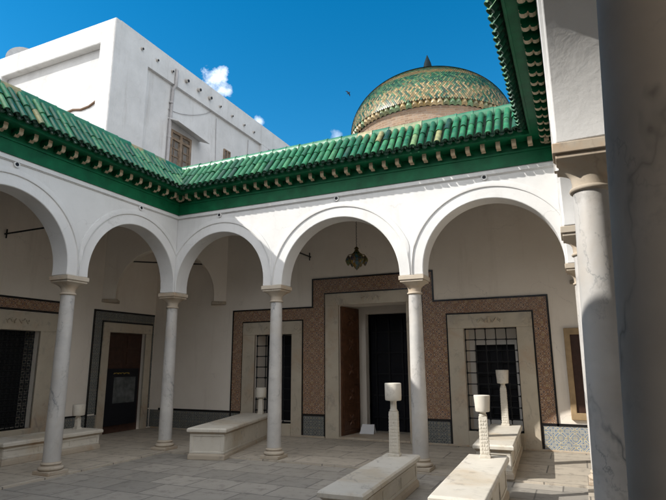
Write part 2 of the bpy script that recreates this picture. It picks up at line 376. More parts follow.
# ------------------------------------------------------------------ arcades
def arc_poly(nodes, zc=HC, top=HT):
    """outline of an arcade wall: springing line with the arches cut out of it"""
    lo, hi = nodes[0] - T, nodes[-1] + T
    poly = [(lo, zc)]
    arcs = []
    for a, b in zip(nodes, nodes[1:]):
        R = (b - a) / 2 - .195; cx = (a + b) / 2; cz = APEX - R
        th0 = math.asin(min(1, (cz - zc) / R)); n = 44
        pts = []
        for i in range(n + 1):
            th = PI + th0 - (PI + 2 * th0) * i / n
            pts.append((cx + R * math.cos(th), cz + R * math.sin(th)))
        pts[0] = (pts[0][0], zc); pts[-1] = (pts[-1][0], zc)
        poly += pts; arcs.append((cx, cz, R))
    poly += [(hi, zc), (hi, top), (lo, top)]
    return poly, arcs
def arcade(nodes, fn, axis, sign, label, root_loc, spouts=True, top=HT):
    """fn maps (along, depth, z); sign = the courtyard side of the wall along depth"""
    root = thing('arcade_wall', label, 'arcade wall', root_loc)
    poly, arcs = arc_poly(nodes, HC, top)
    f = axis + sign * T
    m = MB(); m.prism(poly, fn, axis - T, axis + T); m.build('wall', 'plaster', root, 30, bevel=.012, weld=True)
    # raised archivolt bands, cut off where neighbours meet on the pier line
    for (cx, cz, R), a, b in zip(arcs, nodes, nodes[1:]):
        m = MB(); r0, r1 = R + .175, R + .275
        rows = []
        n = 60
        for i in range(n + 1):
            th = PI * 1.03 - PI * 1.06 * i / n
            ct, st = math.cos(th), math.sin(th)
            half = (b - a) / 2 - .012
            def rr(r):
                return min(r, half / abs(ct)) if abs(ct) > 1e-3 else r
            q0, q1 = rr(r0), rr(r1)
            if q1 - q0 < .006: continue
            d = [f - sign * .004, f + sign * .020, f + sign * .024, f + sign * .010, f - sign * .004]
            rad = [q0, q0 + .008, q0 + .25 * (q1 - q0), q1 - .006, q1]
            rows.append([fn(cx + r * ct, dd, cz + r * st) for r, dd in zip(rad, d)])
        m.grid(rows); m.build('archivolt', 'plaster', root, 40)
        if spouts:
            m = MB(); pts = []
            m.tube([fn(cx, f - sign * .01, 4.385), fn(cx, f + sign * .03, 4.385)], .045, 18)
            sp = m.build('spout_collar', 'plaster', root, 40)
            m = MB(); m.tube([fn(cx, f + sign * .022, 4.385), fn(cx, f + sign * .034, 4.385)], .027, 14); m.build('spout_hole', 'dark', sp, 40)
    # string moulding under the frieze
    m = MB(); lo, hi = nodes[0] + T, nodes[-1] - T
    for (z0, z1, d) in ((4.404, 4.416, .018), (4.416, 4.474, .036)):
        p = [fn(lo + .001, f - sign * .004, z0), fn(hi - .001, f + sign * d, z1)]
        m.box(min(p[0].x, p[1].x), max(p[0].x, p[1].x), min(p[0].y, p[1].y), max(p[0].y, p[1].y), z0, z1)
    m.build('string_moulding', 'plaster', root, 40, bevel=.003)
    return root
arcade(BX, FX, YB, -1, 'white arcade wall of three round arches facing the camera, under the sunlit eave', (-3.5, YB, HC))
m_left = [LY[0] + 2 * T + .004] + LY[1:-1] + [LY[-1] - 2 * T - .004]
def side_arcade(nodes, axis, sign, label, loc):
    # shortened by the corner piers, which belong to the back and front arcades
    root = thing('arcade_wall', label, 'arcade wall', loc)
    poly, arcs = arc_poly(nodes)
    lo, hi = nodes[0] + T + .002, nodes[-1] - T - .002
    poly = [(min(max(a, lo), hi), z) for a, z in poly]
    f = axis + sign * T
    m = MB(); m.prism(poly, FY, axis - T, axis + T); m.build('wall', 'plaster', root, 30, bevel=.012)
    for (cx, cz, R), a, b in zip(arcs, nodes, nodes[1:]):
        m = MB(); r0, r1 = R + .175, R + .275; rows = []
        for i in range(61):
            th = PI * 1.03 - PI * 1.06 * i / 60; ct, st = math.cos(th), math.sin(th); half = (b - a) / 2 - .012
            k = lambda r: min(r, half / abs(ct)) if abs(ct) > 1e-3 else r
            q0, q1 = k(r0), k(r1)
            if q1 - q0 < .006: continue
            y0 = cx + q0 * ct
            if not (lo + .03 < y0 < hi - .03): continue
            d = [f - sign * .004, f + sign * .020, f + sign * .024, f + sign * .010, f - sign * .004]
            rad = [q0, q0 + .008, q0 + .25 * (q1 - q0), q1 - .006, q1]
            rows.append([Vector((dd, min(max(cx + r * ct, lo + .01), hi - .01), cz + r * st)) for r, dd in zip(rad, d)])
        m.grid(rows); m.build('archivolt', 'plaster', root, 40)
        m = MB(); m.tube([(f - sign * .01, cx, 4.385), (f + sign * .03, cx, 4.385)], .045, 18); sp = m.build('spout_collar', 'plaster', root, 40)
        m = MB(); m.tube([(f + sign * .022, cx, 4.385), (f + sign * .034, cx, 4.385)], .027, 14); m.build('spout_hole', 'dark', sp, 40)
    m = MB()
    for (z0, z1, d) in ((4.404, 4.416, .018), (4.416, 4.474, .036)):
        x = sorted((f - sign * .004, f + sign * d)); m.box(x[0], x[1], lo + .03, hi - .03, z0, z1)
    m.build('string_moulding', 'plaster', root, 40, bevel=.003)
side_arcade(LY, XL, 1, 'white arcade wall on the left side of the courtyard, all in shade', (XL, 4.7, HC))
side_arcade(RY, XR, -1, 'white arcade wall on the right side, seen almost edge-on above the near columns', (XR, 4.7, HC))
arcade(FXS, FX, YF, 1, 'white arcade wall the photograph is taken from under', (-3.5, YF, HC), True, 4.90)

# ------------------------------------------------------------------ columns
def make_column(label):
    r = thing('marble_column', label, 'column', (0, 0, 0), 0, 'marble columns carrying the courtyard arches')
    m = MB(); m.box(-.172, .172, -.172, .172, 0, .055); m.build('plinth', 'limestone', r, bevel=.008)
    m = MB(); prof = [(.168, .056)]
    for i in range(9): a = -PI / 2 + PI * i / 8; prof.append((.148 + .026 * math.cos(a), .083 + .026 * math.sin(a)))
    prof += [(.142, .112), (.136, .122), (.135, .130)]
    for i in range(7): a = -PI / 2 + PI * i / 6; prof.append((.130 + .016 * math.cos(a), .147 + .016 * math.sin(a)))
    prof += [(.128, .166), (.127, .175)]
    m.lathe(prof, n=44); m.build('base', 'limestone', r, 50)
    m = MB(); prof = []
    for i in range(15):
        k = i / 14; prof.append((.124 - .022 * k ** 1.35, .172 + (2.655 - .172) * k))
    m.lathe(prof, n=44, cap=False); m.build('shaft', 'marble', r, 60)
    cap = MB(); prof = [(.101, 2.645), (.118, 2.65), (.124, 2.662), (.118, 2.676), (.105, 2.682), (.104, 2.715), (.108, 2.735)]
    cap.lathe(prof, n=44, cap=False); nk = cap.build('necking', 'limestone', r, 50)
    m = MB()
    rows = []
    for i in range(11):                      # round at the neck, square at the top
        k = i / 10; rr = .106 + (.185 - .106) * (k ** 1.8); z = 2.73 + .105 * k
        row = []
        for j in range(48):
            a = 2 * PI * j / 48; ca, sa = math.cos(a), math.sin(a); q = rr / max(abs(ca), abs(sa)) * 1.0
            w = k ** 1.4; rad = rr * (1 - w) + min(q, rr * 1.33) * w
            row.append((rad * ca, rad * sa, z))
        rows.append(row)
    m.grid(rows, True); m.build('capital', 'limestone', r, 50)
    m = MB(); m.box(-.188, .188, -.188, .188, 2.835, 2.868); m.box(-.205, .205, -.205, .205, 2.868, 2.938); m.build('abacus', 'limestone', r, bevel=.007)
    return r
LEAN = {4: (-.045, 1.1), 5: (-.05, 2.05)}   # the two near columns lean: shift of the foot, degrees
cols = [((XL, LY[2]), 'white marble column in front of the low bench tomb and dark grille'),
        ((XL, YB), 'white marble column in the shaded corner where the left and back arcades meet'),
        ((BX[1], YB), 'white marble column beside the rotated bench tomb, half hiding the left grilled window'),
        ((BX[2], YB), 'sunlit white marble column between the open doorway and the right grilled window'),
        ((XR, RY[1]), 'near marble column with sunlit top and shaded foot, its brown capital in full view'),
        ((XR, RY[0]), 'nearest column, a dark shaded marble shaft without visible top or foot'),
        ((XR, RY[2]), 'marble column hidden behind the near half-sunlit column, only its capital showing'),
        ((XR, YB), 'marble column in the far right corner behind the near half-sunlit column'),
        ((XL, LY[1]), 'left arcade marble column one bay before the bench tomb'),
        ((FXS[2], YF), 'camera-side arcade marble column next to the nearest shaded shaft'),
        ((FXS[1], YF), 'camera-side arcade marble column opposite the rotated bench tomb'),
        ((XL, YF), 'marble column in the corner of the left and camera-side arcades')]
proto = None
for i, ((x, y), lab) in enumerate(cols):
    if not proto: proto = make_column(lab); proto.location = (x, y, 0)
    else:
        o = dup(proto, (x + LEAN.get(i, (0,))[0], y, 0), [0, PI / 2, PI, -PI / 2][i % 4], lab)
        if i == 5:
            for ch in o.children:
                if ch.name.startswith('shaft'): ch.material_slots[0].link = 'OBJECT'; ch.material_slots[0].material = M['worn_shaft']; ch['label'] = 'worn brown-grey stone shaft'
        if i in LEAN: o.rotation_euler = (Matrix.Rotation(math.radians(LEAN[i][1]), 3, 'Y') @ Matrix.Rotation(o.rotation_euler.z, 3, 'Z')).to_euler()

# ------------------------------------------------------------------ eaves: frieze, brackets, glazed tiles
def eave(label, P, s0, s1, seen):
    """P(s, o, z): s along the wall, o out over the courtyard; s0/s1 = inner wall corners"""
    root = thing('tiled_eave', label, 'tiled eave', P((s0 + s1) / 2, 0, HG))
    def bx(m, a, b, o0, o1, z0, z1, mi=0):
        p, q = P(a, o0, z0), P(b, o1, z1)
        m.box(min(p.x, q.x), max(p.x, q.x), min(p.y, q.y), max(p.y, q.y), z0, z1, mi)
    def mitre(m, o0, o1, z0, z1):
        A = [P(s0 + o0, o0, z0), P(s1 - o0, o0, z0), P(s1 - o1, o1, z0), P(s0 + o1, o1, z0)]
        B = [v + Vector((0, 0, z1 - z0)) for v in A]
        m.face(A); m.face(list(reversed(B)))
        for i in range(4): j = (i + 1) % 4; m.face([A[i], A[j], B[j], B[i]])
    m = MB(); mitre(m, .001, .022, HG, 4.70); mitre(m, .001, .040, 4.70, 4.735); m.build('frieze', 'green_paint', root, 30)
    m = MB(); mitre(m, .001, .020, 4.735, 4.857); m.build('bracket_board', 'green_paint', root, 30)
    m = MB(); mitre(m, .001, .318, 4.859, 4.875); m.build('soffit', 'green_paint', root, 30)
    m = MB(); mitre(m, .310, .336, 4.842, 4.922); mitre(m, .310, .348, 4.895, 4.924); m.build('fascia', 'green_paint', root, 30, weld=False)
    # carved brackets
    n = int((s1 - s0 - .1) / .221); pitch = (s1 - s0) / n
    prof = [(.022, 4.780), (.048, 4.778), (.058, 4.759), (.085, 4.749), (.110, 4.758), (.122, 4.786), (.135, 4.768), (.160, 4.760), (.186, 4.768), (.199, 4.785), (.203, 4.800), (.196, 4.810), (.203, 4.820), (.203, 4.858), (.022, 4.858)]
    for i in range(n):
        s = s0 + pitch * (i + .5); w = .033
        if min(s - s0, s1 - s) < .06: continue
        m = MB(); fnb = lambda a, d, z: P(d, a, z)
        m.prism(prof, fnb, s - w, s + w)
        # green cheeks, cream front and underside
        for k in range(len(m.f)): m.m[k] = 0 if 3 <= k <= 2 + 12 else 1
        m.build('bracket', ['bracket_face', 'green_paint'], root, 0)
    # tile bed
    zt = lambda o: 4.938 + (.38 - o) * (.580 / .45)
    m = MB(); NS = 2
    A = [P(s0 + .38, .38, zt(.38)), P(s1 - .38, .38, zt(.38)), P(s1 + .07, -.07, zt(-.07)), P(s0 - .07, -.07, zt(-.07))]
    B = [v - Vector((0, 0, .02)) for v in A]
    m.face(A); m.face(list(reversed(B)))
    for i in range(4): j = (i + 1) % 4; m.face([A[i], A[j], B[j], B[i]])
    m.build('tile_bed', 'tile_bed', root, 0)
    # cover and pan tiles
    m = MB(); pitch = (s1 - s0) / round((s1 - s0) / .128); N = round((s1 - s0) / pitch)
    nrm = Vector((.580, .45)).normalized()           # (o, z) normal of the slope
    def strip(s, r, lo, hi, convex, lift):
        L = hi - lo
        if L < .05: return
        o_at = lambda k: .38 - (.45) * k
        ncs = max(1, round(L / .34)); seg = 8
        for c in range(ncs):
            k0, k1 = (lo + L * c / ncs) / .734, (lo + L * (c + 1) / ncs) / .734
            k1 = min(k1 + .03, hi / .734); rows = []
            tint = min(1, max(0, rnd.gauss(.49, .17))) if rnd.random() > .012 else rnd.uniform(.85, 1)
            r0, r1 = r * rnd.uniform(1.0, 1.06), r * rnd.uniform(.92, .97); js = rnd.uniform(-.008, .008); jt = rnd.uniform(-.006, .006); jl = rnd.uniform(-.004, .006)
            if not convex: tint *= .3  # recessed pan tiles tinted darker than the covers
            for k, rr, up in ((k0, r0, .008), (k0 + .0001, r0, .008), (k1, r1, .0)):
                row = []
                for j in range(seg + 1):
                    a = PI * j / seg; ss = rr * math.cos(a); hh = rr * math.sin(a) * (1 if convex else -.95)
                    hh += lift + up + jl; 
                    o = o_at(k) + hh * nrm.x; z = zt(o_at(k)) + hh * nrm.y
                    row.append(P(s + js + (jt if k == k1 else -jt) + ss, o, z))
                rows.append(row)
            # thickness at the lower lip
            inner = [[p + (q - p) * .0 for p, q in zip(rows[0], rows[0])]]
            lip = []
            for j in range(seg + 1):
                a = PI * j / seg; rr = r0 - .013; ss = rr * math.cos(a); hh = rr * math.sin(a) * (1 if convex else -.95) + lift + .012 - (0 if convex else -.008)
                k = k0; lip.append(P(s + js + ss, o_at(k) + hh * nrm.x, zt(o_at(k)) + hh * nrm.y))
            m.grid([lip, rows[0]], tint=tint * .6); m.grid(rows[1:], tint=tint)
            if convex and (c == 0 or True):
                kk = k0 + .035
                plug = []
                for j in range(seg + 1):
                    a = PI * j / seg; rr = r0 - .012; hh = rr * math.sin(a) + lift + .01
                    plug.append(P(s + js + rr * math.cos(a), o_at(kk) + hh * nrm.x, zt(o_at(kk)) + hh * nrm.y))
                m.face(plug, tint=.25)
    for i in range(-1, N + 2):
        for half, r, cv, lift in ((0, .046, True, .034), (.5, .040, False, .006)):
            s = s0 + pitch * (i + half)
            c = min(s - s0, s1 - s)
            if c < -.05: continue
            o_lo = min(.430, c - .01)
            lo = (.38 - o_lo) / .45 * .734
            strip(s, r, lo - (0.008 if (not cv and o_lo > .39) else 0), .59, cv, lift)
    m.build('roof_tiles', 'tile', root, 50, weld=False)
    # ridge
    m = MB(); s = s0 - .10
    while s < s1 + .10:
        L = rnd.uniform(.27, .33); rows = []
        tint = rnd.choice((.3, .4, .5, .55, .6, .7, .45, .35, .65, .5, .82, .92))
        r0 = .072 + rnd.uniform(-.003, .003)
        for k, rr in ((0, r0 * .93), (L * .9, r0), (L, r0 * 1.05), (L, r0 * .9)):
            rows.append([P(min(s + k, s1 + .11), -.022 + rr * math.cos(a) * 1.25, 5.43 + rr * math.sin(a) * 1.55) for a in [(PI + .8) * j / 12 - .55 for j in range(13)]])
        m.grid(rows, tint=tint); s += L - .012
    m.build('ridge_tiles', 'ridge_tile', root, 50, weld=False)
    m = MB(); bx(m, s0 - .17, s1 + .17, -.165, -.02, HT - .02, 5.44); m.build('ridge_bed', 'tile_bed', root, 0)
    return root
eave('sunlit green tiled eave over the back arcade, in front of the dome', lambda s, o, z: Vector((s, YB - T - o, z)), XL + T, XR - T, True)
eave('shaded green tiled eave over the left arcade, below the tall white building', lambda s, o, z: Vector((XL + T + o, s, z)), YF + T, YB - T, True)
eave('green tiled eave over the right arcade, seen from below with rows of cream brackets', lambda s, o, z: Vector((XR - T - o, s, z)), YF + T, YB - T, True)

# ------------------------------------------------------------------ gallery roofs and walls
m = MB()
xs = [XWL - .3, XL - T - .004, XR + T + .004, XWR + .3]; ys = [YWF - .3, YF - T - .004, YB + T + .004, YW + .3]
m.slab(xs, ys, lambda x, y: not (xs[1] < x < xs[2] and ys[1] < y < ys[2]), lambda a, d, z: Vector((a, z, d)), 4.95, 5.15)
structure(m.build('gallery_ceiling', 'ceiling_wood', smooth=0), 'dark wooden ceiling of the gallery')
ce = bpy.data.objects['gallery_ceiling']
m = MB()
for k in range(26):
    x = XWL + .2 + k * .49
    m.box(x - .05, x + .05, YB + T + .01, YW - .01, 4.87, 4.946)
for k in range(15):
    y = YF + .2 + k * .49
    m.box(XWL + .01, XL - T - .01, y - .05, y + .05, 4.87, 4.946)
m.build('ceiling_beams', 'ceiling_wood', ce, 0)

# back wall of the gallery = front of the tomb hall
wb = thing('gallery_wall', 'gallery back wall with the open doorway, two grilled windows and stepped brown tile surround', 'wall', (-4, YW, 0))
op = [(-6.87, -5.88, .26, 2.22), (-4.71, -3.16, -.1, 2.82), (-2.0, -1.0, .29, 2.23)]
hole = lambda x, z, g=0: any(a - g < x < b + g and c - g < z < d + g for a, b, c, d in op)
m = MB(); xs = [XWL - .35, XWR + .35] + [v for o in op for v in o[:2]]; zs = [-.1, 5.6] + [v for o in op for v in o[2:]]
m.slab(set(xs), set(zs), lambda x, z: not hole(x, z), FX, YW, YW + .55); m.build('wall', 'gallery_plaster', wb, 0)
XA, XB, XC, XD, ZA, ZB, ZD = -7.49, -5.34, -2.60, -.43, 2.79, 3.42, .44
def in_brown(x, z):
    return ZD < z and ((XA < x < XD and z < ZA) or (XB < x < XC and z < ZB)) and not hole(x, z)
m = MB(); m.slab(set(xs[2:] + [XA, XB, XC, XD]), set(zs[2:] + [ZA, ZB, ZD]), in_brown, FX, YW - .012, YW); m.build('tile_surround', 'brown_tile', wb, 0)
b = .034
m = MB()
def blk(x0, x1, z0, z1, d=.02): m.box(x0, x1, YW - d, YW - .0005, z0, z1)
blk(XA - b, XB - .001, ZA, ZA + b); blk(XB - b, XC + b, ZB, ZB + b); blk(XC + .001, XD + b, ZA, ZA + b)
blk(XB - b, XB, ZA + b, ZB); blk(XC, XC + b, ZA + b, ZB); blk(XA - b, XA, .0, ZA); blk(XD, XD + b, ZD, ZA)
fr = [(-7.2, -5.62, 2.51), (-5.03, -2.84, 3.08), (-2.31, -.71, 2.51)]
for a, c, z in fr:
    blk(a - .03, c + .03, z, z + .03); blk(a - .03, a, ZD + .045, z); blk(c, c + .03, ZD + .045, z)
segs = [(XWL + .3, XA - b), (XA, -7.2 - .03), (-5.62, -5.03), (-2.84, -2.31), (-.71, XWR)]
for a, c in segs:
    blk(a, c, ZD, ZD + .045); blk(a, c, 0.0, .03)
for x in (-5.62, -5.03 - .045, -2.84, -2.31 - .045, -.71): blk(x, x + .045, .03, ZD)
m.build('tile_border', 'black', wb, 0)
for a, c in ((XWL + .02, XA - b), (XA, -7.24)):
    m = MB(); m.box(a, c, YW - .012, YW, .03, ZD); m.build('dado_tiles', 'grey_tile', wb, 0)
for a, c in ((-5.575, -5.075), (-2.795, -2.355)):
    m = MB(); m.box(a, c, YW - .012, YW, .03, ZD); m.build('dado_tiles', 'grey_tile', wb, 0)
m = MB(); m.box(-.665, XWR - .02, YW - .012, YW, .03, ZD + .0); d = m.build('dado_tiles', 'blue_tile', wb, 0); d['label'] = 'blue, white and yellow floral dado tiles at the right end'
m = MB(); m.box(XWL + .1, -5.05, YW - .05, YW - .022, .0005, .035); m.box(-2.83, XWR - .05, YW - .05, YW - .022, .0005, .035); m.build('skirting', 'limestone', wb, 0, bevel=.005)
# corner squinch corbels are built with the squinch arches below

def rosette(m, c, r, fn_out):
    pass
def window_thing(name, label, x0, x1, z0, z1, fx0, fx1, fz, nx, nz, grill='iron'):
    t = thing(name, label, 'window', ((x0 + x1) / 2, YW, 0))
    y0 = YW - .045
    m = MB(); m.box(fx0, x0, y0, YW + .02, .0, z1); m.build('jamb', 'marble_frame', t, bevel=.008)
    m = MB(); m.box(x1, fx1, y0, YW + .02, .0, z1); m.build('jamb', 'marble_frame', t, bevel=.008)
    m = MB(); m.box(fx0, fx1, y0 - .004, YW + .02, z1, fz); 
    ln = m.build('lintel', 'marble_frame', t, bevel=.008)
    for cx in ((fx0 + x0) / 2, (x1 + fx1) / 2):
        q = MB(); zc = (z1 + fz) / 2
        for R, dd in ((.11, .018), (.085, .028), (.03, .045)): q.tube([(cx, y0, zc), (cx, y0 - dd, zc)], R, 24)
        for k in range(8):
            a = 2 * PI * k / 8; q.tube([(cx + .048 * math.cos(a), y0, zc + .048 * math.sin(a)), (cx + .048 * math.cos(a), y0 - .044, zc + .048 * math.sin(a))], .017, 8)
        q.build('rosette', 'marble_frame', ln, 40, weld=False)
    zc = (z1 + fz) / 2 + .01; cx = (x0 + x1) / 2
    q = MB()
    for sgn in (-1, 1):
        for k in range(3):
            q.tube([(cx + sgn * (.03 + .07 * k), y0 - .004, zc + .03 * (-1) ** k), (cx + sgn * (.075 + .07 * k), y0 - .014, zc - .035 * (-1) ** k), (cx + sgn * (.10 + .07 * k), y0 - .004, zc + .02 * (-1) ** k)], [.016, .022, .010], 8)
    q.tube([(cx, y0, zc - .05), (cx, y0 - .02, zc + .06)], .03, 10); q.build('carved_leaf', 'marble_frame', ln, 50, weld=False)
    m = MB(); m.box(x0 - .002, x1 + .002, y0 - .012, YW + .3, .0, z0); m.build('sill', 'marble_frame', t, bevel=.008)
    g = MB(); yg = YW + .07
    for i in range(nx + 1):
        x = x0 + .012 + (x1 - x0 - .024) * i / nx; g.tube([(x, yg, z0), (x, yg, z1)], .011, 6)
    for k in range(nz + 1):
        z = z0 + .012 + (z1 - z0 - .024) * k / nz; g.tube([(x0, yg, z), (x1, yg, z)], .011, 6)
        for i in range(nx + 1):
            x = x0 + .012 + (x1 - x0 - .024) * i / nx; g.box(x - .018, x + .018, yg - .018, yg + .018, z - .018, z + .018)
    g.build('grille', grill, t, 40, weld=False)
    return t
wl = window_thing('grilled_window', 'left grilled window in a marble frame, half hidden behind a column', -6.87, -5.88, .26, 2.22, -7.2, -5.62, 2.51, 4, 8)
m = MB(); m.box(-6.95, -5.80, YW + .56, YW + .6, .1, 2.4); m.build('dark_backing', 'dark', wl, 0)  # near-black sheet standing in for the unlit depth behind the grille
wr = window_thing('grilled_window', 'right grilled window in a marble frame, behind the two sunlit tombs', -2.0, -1.0, .29, 2.23, -2.31, -.71, 2.51, 5, 9)
m = MB(); m.slab([-2.15, -1.9, -1.11, -.85], [.1, .45, 1.92, 2.45], lambda x, z: not (-1.9 < x < -1.11 and .45 < z < 1.92), FX, YW + .56, YW + .64); m.build('inner_frame', 'plaster', wr, 0)
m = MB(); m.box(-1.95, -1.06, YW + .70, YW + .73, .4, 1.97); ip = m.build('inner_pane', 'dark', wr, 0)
g = MB()
for i in range(4): x = -1.88 + .25 * i; g.tube([(x, YW + .67, .45), (x, YW + .67, 1.92)], .009, 6)
for k in range(6): z = .55 + .25 * k; g.tube([(-1.9, YW + .67, z), (-1.1, YW + .67, z)], .009, 6)
g.build('inner_bars', 'iron', ip, 40, weld=False)

# central doorway
dw = thing('doorway', 'open central doorway in a marble frame with one carved red-brown leaf folded inward', 'doorway', (-3.94, YW, 0))
y0 = YW - .05
m = MB(); m.box(-5.03, -4.71, y0, YW + .02, .0, 2.82); m.build('jamb', 'marble_frame', dw, bevel=.008)
m = MB(); m.box(-3.16, -2.84, y0, YW + .02, .0, 2.82); m.build('jamb', 'marble_frame', dw, bevel=.008)
m = MB(); m.box(-5.03, -2.84, y0 - .004, YW + .02, 2.82, 3.08); ln = m.build('lintel', 'marble_frame', dw, bevel=.008)
for cx in (-4.87, -3.0):
    q = MB()
    for R, dd in ((.10, .018), (.075, .028), (.03, .045)): q.tube([(cx, y0, 2.95), (cx, y0 - dd, 2.95)], R, 24)
    q.build('rosette', 'marble_frame', ln, 40, weld=False)
q = MB()
for sgn in (-1, 1):
    for k in range(3):
        q.tube([(-3.94 + sgn * (.03 + .06 * k), y0 - .004, 2.95 + .03 * (-1) ** k), (-3.94 + sgn * (.07 + .06 * k), y0 - .016, 2.95 - .04 * (-1) ** k), (-3.94 + sgn * (.10 + .06 * k), y0 - .004, 2.97)], [.016, .024, .010], 8)
q.build('carved_leaf', 'marble_frame', ln, 50, weld=False)
m = MB(); m.box(-4.72, -3.15, y0 - .02, YW + .9, .0005, .045); m.build('threshold', 'limestone', dw, bevel=.008)
th = math.radians(9)
L4 = Matrix.Translation((-4.70, YW + .06, 0)) @ Matrix.Rotation(PI / 2 - th, 4, 'Z')
m = MB(); m.box(0, .76, -.025, .025, .05, 2.80, M4=L4); lf = m.build('door_leaf', 'red_wood', dw, bevel=.004)
q = MB()
for z0_, z1_ in ((.12, .58), (.66, 1.12), (1.20, 1.66), (1.74, 2.20), (2.28, 2.72)):
    for sd_ in (-1, 1):
        ya = sorted((sd_ * .026, sd_ * .04)); yb = sorted((sd_ * .027, sd_ * .034))
        for x0_, x1_, a, c_ in ((.06, .70, z0_, z0_ + .03), (.06, .70, z1_ - .03, z1_), (.06, .09, z0_ + .031, z1_ - .031), (.67, .70, z0_ + .031, z1_ - .031)):
            q.box(x0_, x1_, ya[0], ya[1], a, c_, M4=L4)
        rr = .14
        pass
        for k in range(6):
            a = 2 * PI * k / 6
            p0 = L4 @ Vector((.38, sd_ * .028, (z0_ + z1_) / 2)); p1 = L4 @ Vector((.38 + .17 * math.cos(a), sd_ * .034, (z0_ + z1_) / 2 + .14 * math.sin(a)))
            q.tube([p0, (p0 + p1) / 2 + (L4.to_3x3() @ Vector((0, sd_ * .008, 0))), p1], [.012, .03, .006], 8)
q.build('carved_panels', 'red_wood', lf, 40, weld=False)
m = MB(); m.slab([-5.2, -4.49, -3.38, -2.6], [.0, 2.70, 4.2], lambda x, z: not (-4.49 < x < -3.38 and z < 2.70), FX, 11.75, 11.95); m.build('inner_wall', 'gallery_plaster', dw, 0)
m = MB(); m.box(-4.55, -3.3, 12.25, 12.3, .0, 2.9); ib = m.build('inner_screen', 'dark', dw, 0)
g = MB()
for i in range(4): x = -4.4 + .33 * i; g.box(x - .02, x + .02, 12.20, 12.248, .05, 2.6)
for k in range(5): z = .3 + .5 * k; g.box(-4.5, -3.35, 12.205, 12.246, z - .015, z + .015)
g.build('screen_bars', 'iron', ib, 0, weld=False)
# folded white card on the threshold
m = MB(); K = Matrix.Translation((-4.34, 11.35, .047)) @ Matrix.Rotation(.12, 4, 'Z')
m.face([K @ Vector(v) for v in ((-.15, -.09, 0), (.17, -.09, 0), (.16, .02, .19), (-.11, .02, .19))]); m.face([K @ Vector(v) for v in ((-.15, .14, 0), (.17, .14, 0), (.16, .023, .19), (-.11, .023, .19))])
o = m.build('folded_card', 'paper', smooth=0); sm = o.modifiers.new('thick', 'SOLIDIFY'); sm.thickness = .006
tag(o, 'white folded card standing on the doorway threshold', 'card')

# wooden board at the right end of the back wall
t = thing('framed_board', 'tan wooden framed board on the back wall beside the near column', 'board', (.3, YW, .56))
m = MB(); m.slab([-.18, -.08, .62, .74], [.56, .68, 2.06, 2.18], lambda x, z: not (-.08 < x < .62 and .68 < z < 2.06), FX, YW - .06, YW - .002); m.build('frame', 'tan_wood', t, 0, bevel=.01)
m = MB(); m.box(-.08, .62, YW - .03, YW - .004, .68, 2.06); m.build('panel', 'dark_red_wood', t, 0)

# left gallery wall
wlw = thing('gallery_wall', 'left gallery wall with a dark grilled opening and a red door in grey tiles', 'wall', (XWL, 6, 0))
opl = [(6.40, 7.43, .35, 2.24), (9.22, 10.38, -.1, 2.31)]
holel = lambda y, z: any(a < y < b and c < z < d for a, b, c, d in opl)
m = MB(); ys_ = [YWF - .3, YW - .003] + [v for o in opl for v in o[:2]]; zs_ = [-.1, 5.6] + [v for o in opl for v in o[2:]]
m.slab(set(ys_), set(zs_), lambda y, z: not holel(y, z), FY, XWL - .5, XWL); m.build('wall', 'gallery_plaster', wlw, 0)
m = MB()
m.slab([8.78, 9.02, 10.58, YW - .03], [.48, 2.53, 2.77], lambda y, z: not (9.02 < y < 10.58 and z < 2.53), FY, XWL, XWL + .012); m.build('tile_surround', 'grey_tile', wlw, 0)
for a, c in ((7.87, 8.73), (8.78, 9.01), (10.59, YW - .03), (YWF, 5.9)):
    m = MB(); m.box(XWL, XWL + .012, a, c, .03, .45); m.build('dado_tiles', 'grey_tile', wlw, 0)
m = MB(); m.box(XWL, XWL + .012, 3.9, 7.99, 2.66, 2.85); m.build('tile_band', 'brown_tile', wlw, 0)
m = MB()
def bly(y0, y1, z0, z1): m.box(XWL + .0005, XWL + .02, y0, y1, z0, z1)
bly(8.735, YW - .03, 2.77, 2.81); bly(8.735, 8.78, .0, 2.77); bly(8.985, 9.019, .455, 2.535); bly(8.985, 10.615, 2.535, 2.57); bly(10.581, 10.615, .03, 2.535)
bly(3.9, 8.03, 2.85, 2.89); bly(3.9, 7.99, 2.62, 2.66); bly(7.99, 8.03, 2.62, 2.85); bly(7.87, 8.73, .45, .485); bly(7.87, 8.73, .0, .03)
m.build('tile_border', 'black', wlw, 0)
t = thing('grilled_window', 'dark lattice-grilled window in the left wall above the low bench tomb', 'window', (XWL, 6.9, 0))
m = MB(); m.box(XWL - .02, XWL + .045, 7.43, 7.82, 0, 2.24); m.build('jamb', 'marble_frame', t, bevel=.008)
m = MB(); m.box(XWL - .02, XWL + .045, 6.02, 6.40, 0, 2.24); m.build('jamb', 'marble_frame', t, bevel=.008)
m = MB(); m.box(XWL - .02, XWL + .05, 6.02, 7.82, 2.24, 2.60); ln = m.build('lintel', 'marble_frame', t, bevel=.008)
q = MB()
for sgn in (-1, 1):
    for k in range(3):
        q.tube([(XWL + .05, 6.9 + sgn * (.03 + .07 * k), 2.42 + .03 * (-1) ** k), (XWL + .066, 6.9 + sgn * (.075 + .07 * k), 2.42 - .035 * (-1) ** k), (XWL + .05, 6.9 + sgn * (.10 + .07 * k), 2.44)], [.016, .022, .010], 8)
q.build('carved_leaf', 'marble_frame', ln, 50, weld=False)
m = MB(); m.box(XWL - .3, XWL + .06, 6.398, 7.432, 0, .35); m.build('sill', 'marble_frame', t, bevel=.008)
g = MB(); xg = XWL - .14
for i in range(11): y = 6.41 + 1.01 * i / 10; g.tube([(xg, y, .35), (xg, y, 2.24)], .010, 6)
